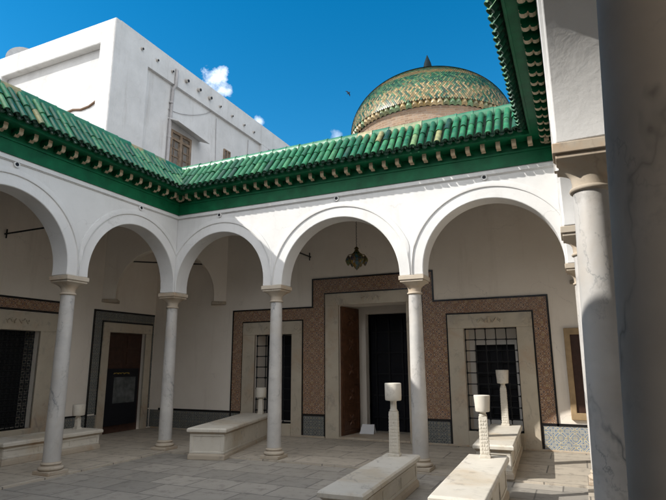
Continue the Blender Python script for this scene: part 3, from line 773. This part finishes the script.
for k in range(18): z = .36 + 1.87 * k / 17; g.tube([(xg, 6.40, z), (xg, 7.43, z)], .010, 6)
for i in range(10):
    for k in range(17):
        y = 6.46 + 1.01 * i / 10; z = .415 + 1.87 * k / 17
        g.tube([(xg - .004, y, z), (xg + .006, y, z)], .030, 8)
g.build('lattice', 'iron', t, 40, weld=False)
m = MB(); m.box(XWL - .46, XWL - .44, 6.3, 7.5, .2, 2.4); m.build('dark_backing', 'dark', t, 0)  # darkness behind the lattice painted as a near-black sheet
t = thing('red_door', 'dark red wooden door with a notice pane, in a marble frame in the left corner', 'door', (XWL, 9.8, 0))
m = MB(); m.box(XWL - .02, XWL + .045, 9.02, 9.22, 0, 2.31); m.build('jamb', 'marble_frame', t, bevel=.008)
m = MB(); m.box(XWL - .02, XWL + .045, 10.38, 10.58, 0, 2.31); m.build('jamb', 'marble_frame', t, bevel=.008)
m = MB(); m.box(XWL - .02, XWL + .05, 9.02, 10.58, 2.31, 2.53); m.build('lintel', 'marble_frame', t, bevel=.008)
for a, c in ((9.22, 9.798), (9.802, 10.38)):
    m = MB(); m.box(XWL - .14, XWL - .09, a, c, -.02, 2.31); lf = m.build('door_leaf', 'dark_red_wood', t, bevel=.005)
    q = MB()
    for z0_, z1_ in ((1.55, 1.86), (1.94, 2.24)):
        q.box(XWL - .0898, XWL - .075, a + .09, c - .09, z0_, z1_)
    q.build('raised_panel', 'dark_red_wood', lf, 0, bevel=.008)
m = MB(); m.box(XWL - .0895, XWL - .05, 9.30, 10.30, .16, 1.46); nf = m.build('notice_frame', 'dark', t, bevel=.006)
m = MB(); m.box(XWL - .0495, XWL - .044, 9.52, 10.20, .66, 1.26); m.build('pane', 'glass', nf, 0)
m = MB()
for k in range(9):
    y = 9.50 + .055 * k; m.tube([(XWL - .047, y, 1.335 + .02 * (k % 2)), (XWL - .045, y + .025, 1.36), (XWL - .047, y + .05, 1.33 + .015 * ((k + 1) % 3))], .008, 6)
m.build('gold_lettering', 'gold', nf, 40, weld=False)
m = MB(); m.tube([(XWL - .075, 9.25, 1.15), (XWL - .03, 9.26, 1.15), (XWL - .03, 9.26, .98), (XWL - .075, 9.25, .98)], .010, 8); m.build('handle', 'iron', t, 40)

# right and camera-side gallery walls
m = MB(); m.box(XWR, XWR + .35, YWF - .3, YW - .003, -.1, 5.6); tag(m.build('gallery_wall', 'gallery_plaster', smooth=0), 'plain gallery wall behind the right arcade', 'wall')
m = MB(); m.slab([XWL + .003, 1.1, 2.4, XWR - .003], [-.1, 2.7, 5.6], lambda x, z: not (1.1 < x < 2.4 and z < 2.7), FX, YWF - .3, YWF); tag(m.build('gallery_wall', 'gallery_plaster', smooth=0), 'gallery wall behind the photographer with an added opening for daylight', 'wall')  # opening invented out of view so daylight reaches the near columns

# squinch arches across the gallery corners
def squinch(A, B, label):
    A, B = Vector((*A, 0)), Vector((*B, 0)); L = (B - A).length; d = (B - A) / L; nrm = Vector((-d.y, d.x, 0))
    if nrm.y < 0: nrm = -nrm
    fn = lambda a, dd, z: A + d * a + nrm * dd + Vector((0, 0, z))
    t = thing('squinch_arch', label, 'arch', fn(L / 2, .15, 3.0))
    R = L / 2 - .30; cz = 3.10 + .12
    poly = [(0, 3.06), (L / 2 - R, 3.06)] + [(L / 2 + R * math.cos(PI - PI * i / 32), cz + R * math.sin(PI - PI * i / 32)) for i in range(33)] + [(L / 2 + R, 3.06), (L, 3.06), (L, 4.945), (0, 4.945)]
    m = MB(); m.prism(poly, fn, 0, .30); m.build('arch', 'gallery_plaster', t, 30, bevel=.01)
    for a0, a1 in ((0, L / 2 - R + .05), (L / 2 + R - .05, L)):
        m = MB(); fz = [fn(a, dd, 2.985) for a, dd in ((a0, -.03), (a1, -.03), (a1, .33), (a0, .33))]; tz = [v + Vector((0, 0, .073)) for v in fz]
        m.face(fz); m.face(list(reversed(tz)))
        for i in range(4): j = (i + 1) % 4; m.face([fz[i], fz[j], tz[j], tz[i]])
        m.build('corbel', 'limestone', t, bevel=.01)
    m = MB(); m.tube([fn(.05, .15, 4.0), fn(L - .05, .15, 4.0)], .016, 8); tag(m.build('tie_rod', 'iron', smooth=40), 'iron rod spanning the ' + label, 'tie rod', 'iron tie rods of the gallery')
squinch((XWL, 8.93), (-7.75, YW), 'white arch across the left corner of the gallery')
squinch((.02, YW), (XWR, 8.93), 'white arch across the right corner of the gallery')
def rod(a, b, label):
    m = MB(); a, b = Vector(a), Vector(b); m.tube([a, b], .017, 8); d = (b - a).normalized()
    m.tube([a + d * .05 + Vector((0, 0, .09)), a + d * .05, a + d * .05 - Vector((0, 0, .09))], .014, 8)
    tag(m.build('tie_rod', 'iron', smooth=40, weld=False), label, 'tie rod', 'iron tie rods of the gallery')
rod((XWL, 6.46, 4.08), (XL - T - .002, 6.46, 4.08), 'iron rod under the ceiling seen through the leftmost arch')
rod((-5.42, YW, 3.98), (-5.42, YB + T + .002, 3.98), 'iron rod left of the lantern, seen through the middle arch')

# ------------------------------------------------------------------ lantern
lx, ly = -3.79, 9.5
t = thing('hanging_lantern', 'coloured-glass brass lantern hanging on a chain in the middle arch', 'lantern', (lx, ly, 3.35))
m = MB(); z = 3.84
while z < 4.93:
    m.tube([(lx + (.012 if int(z * 33) % 2 else 0), ly - .008, z), (lx - .006, ly + .010, z + .022)], .005, 6); z += .022
m.tube([(lx, ly, 3.82), (lx, ly, 4.948)], .004, 6); m.build('chain', 'iron', t, 40, weld=False)
def bicone(cx, cy, z0, z1, r, n, mats, name, par):
    m = MB(); h = z1 - z0
    prof = [(.001, z0), (.25 * r, z0 + .10 * h), (.85 * r, z0 + .40 * h), (r, z0 + .52 * h), (.8 * r, z0 + .70 * h), (.3 * r, z0 + .86 * h), (.22 * r, z0 + .93 * h), (.001, z1)]
    m.lathe(prof, (cx, cy, 0), n); g = m.build(name, mats, par, 0)
    k = MB()
    for j in range(n):
        a = 2 * PI * j / n
        k.tube([(cx + (q + .004) * math.cos(a), cy + (q + .004) * math.sin(a), zz) for q, zz in prof[1:-1]], .006, 5)
    for q, zz in prof[1:-1]:
        k.tube([(cx + (q + .004) * math.cos(2 * PI * j / n), cy + (q + .004) * math.sin(2 * PI * j / n), zz) for j in range(n + 1)], .006, 5)
    k.build('brass_ribs', 'brass', g, 0, weld=False)
bicone(lx, ly, 3.35, 3.80, .125, 8, 'lantern_glass', 'lantern_body', t)
for k in range(6):
    a = 2 * PI * k / 6 + .42
    bicone(lx + .165 * math.cos(a), ly + .165 * math.sin(a), 3.44, 3.66, .055, 6, 'lantern_glass', 'side_lamp', t)
m = MB()
for k in range(6):
    a = 2 * PI * k / 6 + .42; m.tube([(lx + .06 * math.cos(a), ly + .06 * math.sin(a), 3.69), (lx + .165 * math.cos(a), ly + .165 * math.sin(a), 3.665)], .008, 6)
m.lathe([(.03, 3.78), (.05, 3.79), (.03, 3.82), (.001, 3.84)], (lx, ly, 0), 12); m.build('crown', 'brass', t, 40, weld=False)

# ------------------------------------------------------------------ tombs and headstones
def tomb(label, c, rz, w, L, h, panel=False):
    """c = middle of the end nearest the camera, on the floor; runs away from it"""
    z0 = -.028 if c[1] < 7.9 and c[0] > -7.0 else 0
    t = thing('marble_tomb', label, 'tomb', (c[0], c[1], z0), rz)
    hh = h - z0; a = w / 2
    o = parent_world(t)
    def bld(m, n, mat, bev): 
        for i, v in enumerate(m.v): m.v[i] = v + o
        return m.build(n, mat, t, 30, bevel=bev)
    m = MB(); m.box(-a - .005, a + .005, -.005, L + .005, 0, .075); m.frus(0, L / 2, .0751, .10, a + .003, L / 2 + .003, a - .02, L / 2 - .02); bld(m, 'plinth', 'limestone', .008)
    m = MB(); m.box(-a + .025, a - .025, .025, L - .025, .10, hh - .1)
    body = bld(m, 'body', 'marble_tomb', .005)
    m = MB(); d = .012
    fx = a - .025
    for y_ in (.025, L - .025):
        s = -1 if y_ < .1 else 1
        for x0, x1, za, zb in ((-fx, fx, .1005, .135), (-fx, fx, hh - .135, hh - .101), (-fx, -fx + .05, .136, hh - .136), (fx - .05, fx, .136, hh - .136)):
            yy = sorted((y_, y_ + s * d)); m.box(x0, x1, yy[0], yy[1], za, zb)
    n = 3
    for s in (-1, 1):
        xx = sorted((s * fx, s * (fx + d)))
        m.box(xx[0], xx[1], .02, L - .02, .1005, .135); m.box(xx[0], xx[1], .02, L - .02, hh - .135, hh - .101)
        for k in range(n + 1):
            yc = .02 + (L - .04 - .05) * k / n; m.box(xx[0], xx[1], yc, yc + .05, .136, hh - .136)
    bld(m, 'panel_frames', 'marble_tomb', .004)
    m = MB(); m.frus(0, L / 2, hh - .10, hh - .065, a - .02, L / 2 - .02, a + .012, L / 2 + .012); bld(m, 'cornice', 'limestone', .004)
    m = MB(); m.box(-a - .03, a + .03, -.03, L + .03, hh - .0648, hh - .022); m.frus(0, L / 2, hh - .022, hh, a + .03, L / 2 + .03, a + .012, L / 2 + .012); bld(m, 'top_slab', 'marble_tomb', .006)
    return t
tomb('sunlit marble box tomb nearest the middle column, with a broad turban post at its end', (-2.19, 4.98), .035, .42, 2.28, .37)
tomb('nearest sunlit marble box tomb on the right, its flat top bright white', (-1.05, 4.88), .03, .44, 2.22, .45)
tomb('sunlit marble box tomb standing under the back arcade in front of the right window', (-1.18, 8.0), .045, .50, 2.58, .45)
tomb('shaded marble box tomb turned askew under the back arcade, beside the left window', (-5.90, 7.73), .245, .66, 2.72, .49)
tomb('low wide shaded marble bench tomb in the left gallery, below the lattice window', (-8.75, 5.86), 0, .66, 1.92, .36)

def post(label, x, y, z0, z1, zn, sw, tr, rz, kind):
    t = thing('turban_headstone', label, 'headstone', (x, y, z0), rz, 'turban-topped headstones of the tombs')
    H = zn - z0; D = z1 - zn; o = Vector((x, y, z0))
    def bld(m, n, bev=0, sm=35):
        for i, v in enumerate(m.v): m.v[i] = v + o
        return m.build(n, 'marble_tomb', t, sm, bevel=bev)
    m = MB(); zs = .80 if kind == 'octagon' else .90
    m.frus(0, 0, 0, .035, sw * .62, sw * .62, sw * .60, sw * .60); m.frus(0, 0, .035, H * zs, sw * .52, sw * .42, sw * .46, sw * .38)
    bld(m, 'shaft', .004)
    m = MB()
    rows = max(5, int(H * zs / .045))
    rg = random.Random(int(x * 100))
    for k in range(rows):                       # carved bands of writing, too worn to read
        za = .05 + (H * zs - .07) * k / rows; zb = za + (H * zs - .07) / rows * .78
        f = 1 - .12 * (za / max(H, .1))
        for s in (-1, 1):
            for q in range(3):
                xa = -sw * .40 + q * sw * .27; xb = xa + sw * rg.uniform(.14, .25)
                yy = sorted((s * sw * .36 * f, s * (sw * .43 * f + .004))); m.box(xa * f, xb * f, yy[0], yy[1], za, za + (zb - za) * rg.uniform(.6, 1))
                ya = -sw * .32 + q * sw * .21; yb = ya + sw * rg.uniform(.1, .19)
                xx = sorted((s * sw * .44 * f, s * (sw * .52 * f + .004))); m.box(xx[0], xx[1], ya * f, yb * f, za, za + (zb - za) * rg.uniform(.6, 1))
    bld(m, 'carved_bands', .002, 0)
    m = MB(); m.lathe([(sw * .40, H * zs), (sw * .46, H * zs + .012), (sw * .36, H * zs + .03), (sw * .34, H - .02), (sw * .42, H + .002)], n=8 if kind == 'octagon' else 20); bld(m, 'neck')
    m = MB(); 
    if kind == 'cone':
        prof = [(tr * .55, H - .004), (tr * .84, H), (tr * .88, H + .012), (tr * .91, H + .35 * D), (tr * 1.0, H + .93 * D), (tr * 1.0, H + .98 * D), (tr * .96, H + D), (.001, H + D + .001)]
    else:
        prof = [(tr * .6, H - .004), (tr * .93, H), (tr * .98, H + .012), (tr * 1.0, H + .30 * D), (tr * 1.0, H + .96 * D), (tr * .96, H + .99 * D), (.001, H + D)]
    m.lathe(prof, n=32); bld(m, 'turban', .004, 45)
post('carved headstone with a broad drum-shaped turban, on the tomb nearest the middle column', -2.32, 7.08, .37, 1.31, 1.08, .125, .112, .1, 'octagon')
post('banded square headstone with a flaring turban, on the nearest bright tomb at right', -1.12, 6.93, .45, 1.18, .985, .105, .098, .1, 'cone')
post('tall slim headstone with a small turban, in front of the right window', -1.285, 10.40, .45, 1.43, 1.19, .115, .115, .05, 'cone')
post('short headstone with a pale turban, on the askew shaded tomb', -6.38, 10.22, .49, 1.05, .84, .10, .115, .25, 'drum')
post('small headstone with a drum turban at the end of the low bench tomb', -8.83, 7.58, .36, .82, .61, .09, .115, 0, 'drum')

# ------------------------------------------------------------------ tomb hall and dome
DX, DY, DZ, DR, DH = -3.93, 17.0, 9.22, 2.78, 2.08
t = thing('tomb_hall', 'green and gold fish-scale tiled dome on its brick drum, above the back eave', 'domed hall', (DX, DY, 0))
m = MB(); m.slab([-8.1, -4.8, -3.1, .2], [11.255, 12.9, 13.1, 23], lambda x, y: True, lambda a, d, z: Vector((a, z, d)), 4.99, 6.3); m.build('hall_roof_block', 'plaster', t, 0)
m = MB(); m.slab([-8.1, .2], [-.09, 4.985], lambda x, z: True, FX, 22.9, 23.2); m.build('hall_rear_wall', 'gallery_plaster', t, 0)
for x in (-8.1, -.05):
    m = MB(); m.box(x, x + .25, 11.26, 22.89, -.09, 4.985); m.build('hall_side_wall', 'gallery_plaster', t, 0)
m = MB(); m.lathe([(2.6, 6.302), (2.6, DZ - .22), (2.64, DZ - .20), (2.64, DZ - .13), (2.58, DZ - .10)], (DX, DY, 0), 64); m.build('drum', 'brick', t, 30)
# scalloped tile course at the foot of the dome
m = MB(); n = 92
for j in range(n):
    a = 2 * PI * j / n; w = 2 * PI / n * .52; tint = rnd.choice((.5, .62, .66, .8, .95, 1, .9, .55)); rows = []
    for r, z, up in ((2.64, DZ + .08, .05), (2.715, DZ - .04, .065), (2.735, DZ - .13, .06), (2.66, DZ - .165, .035)):
        rows.append([Vector((DX + (r + up * math.sin(PI * i / 6)) * math.cos(a + w * (i / 3 - 1)), DY + (r + up * math.sin(PI * i / 6)) * math.sin(a + w * (i / 3 - 1)), z + up * math.sin(PI * i / 6))) for i in range(7)])
    m.grid(rows, tint=tint)
m.build('eave_course', 'dome_tile', t, 50, weld=False)
prof = lambda ph: (DR * math.cos(ph) ** .92, DZ + .03 + DH * math.sin(ph))
m = MB(); m.lathe([(prof(.0 + PI / 2 * i / 24)[0] - .03 if i < 24 else .001, prof(PI / 2 * i / 24)[1] - .03) for i in range(25)], (DX, DY, 0), 64, cap=False); m.build('dome_shell', 'dome_mortar', t, 60)
m = MB(); ROWS = 58; NC = 220
for k in range(ROWS):
    p0 = (PI / 2) * (k / ROWS) ** 1.0 * .985; p1 = (PI / 2) * ((k + 1.35) / ROWS) * .985
    p1 = min(p1, PI / 2 * .999)
    ra, za = prof(p0); rb, zb = prof(p1)
    n = max(8, int(NC * ra / DR)) if k > 34 else NC
    for j in range(n):
        a = 2 * PI * (j + .5 * (k % 2)) / n; w = PI / n * .97
        q = (a / (2 * PI) * 16 + k * .16) % 1.0                     # turning chevrons
        zig = abs(q - .5) * 2
        band = k / ROWS
        ch = (zig * 6 + k * .5) % 2.0
        if band > .80: base = .74 if k % 3 else .58
        elif band > .62: base = .86 if ch < 1.0 else .66
        elif band > .56: base = .20 if k % 2 else .36
        elif band > .40: base = .42 if ch < 1.1 else .62
        elif band > .33: base = .84 if k % 2 else .68
        elif band > .18: base = .40 if ch < .9 else (.58 if ch < 1.5 else .20)
        else: base = .92 if ch < .9 else (.60 if ch < 1.5 else .26)
        tint = min(1, max(0, base + rnd.gauss(0, .085)))
        lift = .013
        P = lambda r, z, an: (DX + r * math.cos(an), DY + r * math.sin(an), z)
        ta, tb = (p0 + .0), p0 - .018
        rl, zl = prof(max(p0 - .012, 0)) if k else (ra, za - .02)
        nr, nzv = math.cos(p0), math.sin(p0)
        m.face([P(rb, zb, a - w), P(ra * .55 + rb * .45 + lift * .6 * nr, za * .55 + zb * .45 + lift * .6 * nzv, a - w), P(ra + lift * nr, za + lift * nzv, a - w * .62), P(rl + lift * 1.25 * nr, zl + lift * nzv, a), P(ra + lift * nr, za + lift * nzv, a + w * .62), P(ra * .55 + rb * .45 + lift * .6 * nr, za * .55 + zb * .45 + lift * .6 * nzv, a + w), P(rb, zb, a + w)], tint=tint)
m.build('dome_tiles', 'dome_tile', t, 0, weld=False)
m = MB(); zt_ = DZ + .03 + DH
m.lathe([(.10, zt_ - .1), (.11, zt_ + .02), (.07, zt_ + .1), (.10, zt_ + .2), (.15, zt_ + .42), (.155, zt_ + .58), (.125, zt_ + .74), (.07, zt_ + .90), (.015, zt_ + 1.06), (.001, zt_ + 1.08)], (DX, DY, 0), 24); m.build('finial', flat('finial_slate', (.006, .016, .02), .7, .1), t, 50)

# ------------------------------------------------------------------ tall white building behind the left arcade
BXF, BYF, BZ = -10.34, 8.93, 10.62
t = thing('white_building', 'tall weathered white building with rows of drain spouts, behind the left arcade', 'building', (BXF, BYF, 0))
m = MB()                                    # +X face: parapet, corner pier, recessed field
win = (11.27, 12.22, 7.22, 8.42); sw_ = (13.93, 14.30, 8.02, 8.80)
m.slab([BYF + .445, 27], [4.9, BZ], lambda y, z: True, FY, BXF - .45, BXF - .10)
core = m
m2 = MB(); m2.slab([BYF + .17, 10.15, 10.16, 27], [4.9, 9.83, BZ], lambda y, z: z > 9.83 or y < 10.16, FY, BXF - .0995, BXF + .002)
m2.box(BXF - .0995, BXF, 16.2, 16.7, 4.9, 9.829)
m3 = MB(); m3.slab([-40, -20, BXF - .46, BXF - .1], [4.9, BZ], lambda x, z: True, FX, BYF + .22, BYF + .44)
m4 = MB(); m4.slab([-40, -14.9, -10.86, BXF], [4.9, 9.98, BZ], lambda x, z: z > 9.98 or x > -10.86 or x < -14.9, FX, BYF, BYF + .2195)
m.build('side_wall', 'old_plaster', t, 0); m2.build('side_parapet', 'old_plaster', t, 0, bevel=.004); m3.build('end_wall', 'old_plaster', t, 0); m4.build('end_parapet', 'old_plaster', t, 0, bevel=.03)
m = MB(); m.box(-40, BXF - .46, BYF + .45, 27, 4.9, 9.6); m.build('roof', 'concrete', t, 0)
for (y, z) in ((9.88, 10.24), (10.48, 10.22), (11.12, 10.21), (11.75, 10.21), (12.34, 10.20), (12.91, 10.19), (13.5, 10.17), (14.2, 10.13), (14.95, 10.11), (15.6, 10.1)):
    big = 11.5 < y < 13.2
    m = MB(); r = .062 if big else .042
    m.tube([(BXF - .02, y, z), (BXF + (.11 if big else .06), y, z - .03)], r, 12)
    sp = m.build('drain_spout', 'concrete', t, 40)
    m = MB(); e = BXF + (.111 if big else .061); m.tube([(e - .01, y, z - .028), (e + .003, y, z - .031)], r * .72, 10); m.build('spout_mouth', 'dark', sp, 40)
m = MB(); m.tube([(BXF - .03, 11.29, 10.35), (BXF + .05, 11.29, 10.30), (BXF + .05, 11.28, 9.80), (BXF - .04, 11.26, 9.70), (BXF - .04, 11.22, 8.5), (BXF - .04, 11.17, 5.2)], .05, 12)
for z in (9.2, 8.1, 7.0): m.tube([(BXF - .04, 11.22, z), (BXF - .04, 11.22, z + .05)], .062, 12)
m.build('drainpipe', 'pipe', t, 50, weld=False)
xw = BXF - .0995
m = MB()
m.slab([win[0], win[0] + .09, (win[0] + win[1]) / 2 - .05, (win[0] + win[1]) / 2 + .05, win[1] - .09, win[1]], [win[2], win[2] + .09, win[3] - .30, win[3] - .22, win[3] - .09, win[3]],
       lambda y, z: y < win[0] + .09 or y > win[1] - .09 or z < win[2] + .09 or z > win[3] - .09 or abs(y - (win[0] + win[1]) / 2) < .05 or win[3] - .30 < z < win[3] - .22, FY, xw + .001, xw + .07)
wt = m.build('window', 'shutter', t, 0, bevel=.006)
m = MB(); m.box(xw + .001, xw + .02, win[0] + .09, win[1] - .09, win[2] + .09, win[3] - .09); m.build('pane', 'shutter_pane', wt, 0)
m = MB()
for k in range(3):
    for q in range(2):
        yc = win[0] + .13 + q * .47; z = win[2] + .15 + k * .24; m.box(xw + .0205, xw + .045, yc, yc + .27, z, z + .03)
for q in range(4): yc = win[0] + .2 + q * .2; m.box(xw + .0205, xw + .04, yc, yc + .02, win[2] + .1, win[3] - .32)
m.build('glazing_bars', 'shutter', wt, 0)
m = MB(); A = [(xw, 11.18, 8.76), (xw, 12.66, 8.60), (xw + .42, 12.66, 8.44), (xw + .42, 11.18, 8.58)]
B = [(x, y, z - .05) for x, y, z in A]; m.face(A); m.face(list(reversed(B)))
for i in range(4): j = (i + 1) % 4; m.face([A[i], A[j], B[j], B[i]])
m.build('awning', 'old_plaster', t, 0, bevel=.008)
m = MB(); m.slab([sw_[0], sw_[0] + .05, sw_[0] + .16, sw_[0] + .21, sw_[1] - .05, sw_[1]], [sw_[2], sw_[2] + .05, sw_[3] - .05, sw_[3]], lambda y, z: y < sw_[0] + .05 or y > sw_[1] - .05 or z < sw_[2] + .05 or z > sw_[3] - .05 or sw_[0] + .16 < y < sw_[0] + .21, FY, xw + .001, xw + .05)
w2 = m.build('window', 'shutter', t, 0, bevel=.004); m = MB(); m.box(xw + .001, xw + .015, sw_[0] + .05, sw_[1] - .05, sw_[2] + .05, sw_[3] - .05); m.build('pane', 'shutter_pane', w2, 0)
m = MB(); pts = [(xw + .02, 11.15 + 2.2 * i / 14, 9.0 + .95 * (i / 14) ** 1.7) for i in range(15)]; m.tube(pts, .009, 6); m.tube([(xw + .02, 13.45, 9.7), (xw + .02, 13.5, 8.2)], .009, 6); m.tube([(xw + .02, 15.4, 9.7), (xw + .02, 15.35, 8.6)], .012, 6); m.build('wire', 'pipe', t, 50, weld=False)
m = MB(); yc = BYF + .21; m.tube([(-12.5, yc, 8.22), (-12.2, yc, 8.33), (-11.9, yc, 8.36), (-11.6, yc, 8.30), (-11.3, yc, 8.33), (-11.0, yc, 8.45), (-10.88, yc, 8.47)], .035, 8); m.build('loose_cable', 'rust', t, 50)

# satellite dish on that roof
dx, dy = -19.0, 12.2
t = thing('satellite_dish', 'grey satellite dish peeking over the white building roof edge', 'satellite dish', (dx, dy, 9.6))
m = MB(); m.tube([(dx, dy, 9.6), (dx, dy, 13.15)], .05, 10); m.build('mast', 'pipe', t, 40)
aim = Vector((.85, -.50, .18)).normalized(); e1 = aim.cross(Vector((0, 0, 1))).normalized(); e2 = e1.cross(aim); cc = Vector((dx, dy, 13.15))
m = MB(); rows = []
for i in range(9):
    r = .66 * i / 8 + .001; rows.append([cc + aim * (.22 * (r / .66) ** 2 + .1) + e1 * r * math.cos(2 * PI * j / 32) + e2 * r * 1.05 * math.sin(2 * PI * j / 32) for j in range(32)])
m.grid(rows, True); rows2 = [[p - aim * .03 for p in r] for r in rows]; m.grid(rows2, True); m.grid([rows[-1], rows2[-1]], True); m.build('reflector', 'dish', t, 50)
m = MB(); m.tube([cc + aim * .1 - e2 * .6, cc + aim * .75], .02, 8); m.tube([cc + aim * .70, cc + aim * .85], .05, 10); m.build('feed_arm', 'pipe', t, 40, weld=False)

# bird
bp = Vector((0, 0, EYE)) + pxdir(348.5, 93).normalized() * 24
m = MB(); d1 = (r2 * .8 + u2 * .55).normalized(); d2 = fw
m.tube([bp - d1 * .10, bp - d1 * .05, bp, bp + d1 * .06, bp + d1 * .09], [.004, .016, .026, .02, .005], 10)
for s in (-1, 1):
    wv = (r2 * .62 - u2 * .75).normalized() * s
    tip = bp + wv * .17 - d1 * .05 + d2 * .03
    a, b_, c_ = bp + d1 * .035, bp - d1 * .025, bp + wv * .09 + d1 * .02
    for off in (0, .006):
        o_ = d2 * off; m.face([a + o_, c_ + o_, tip + o_, b_ + wv * .07 - d1 * .005 + o_, b_ + o_])
tag(m.build('bird', 'feather', smooth=40, weld=False), 'small dark swift flying in the blue sky left of the dome', 'bird')
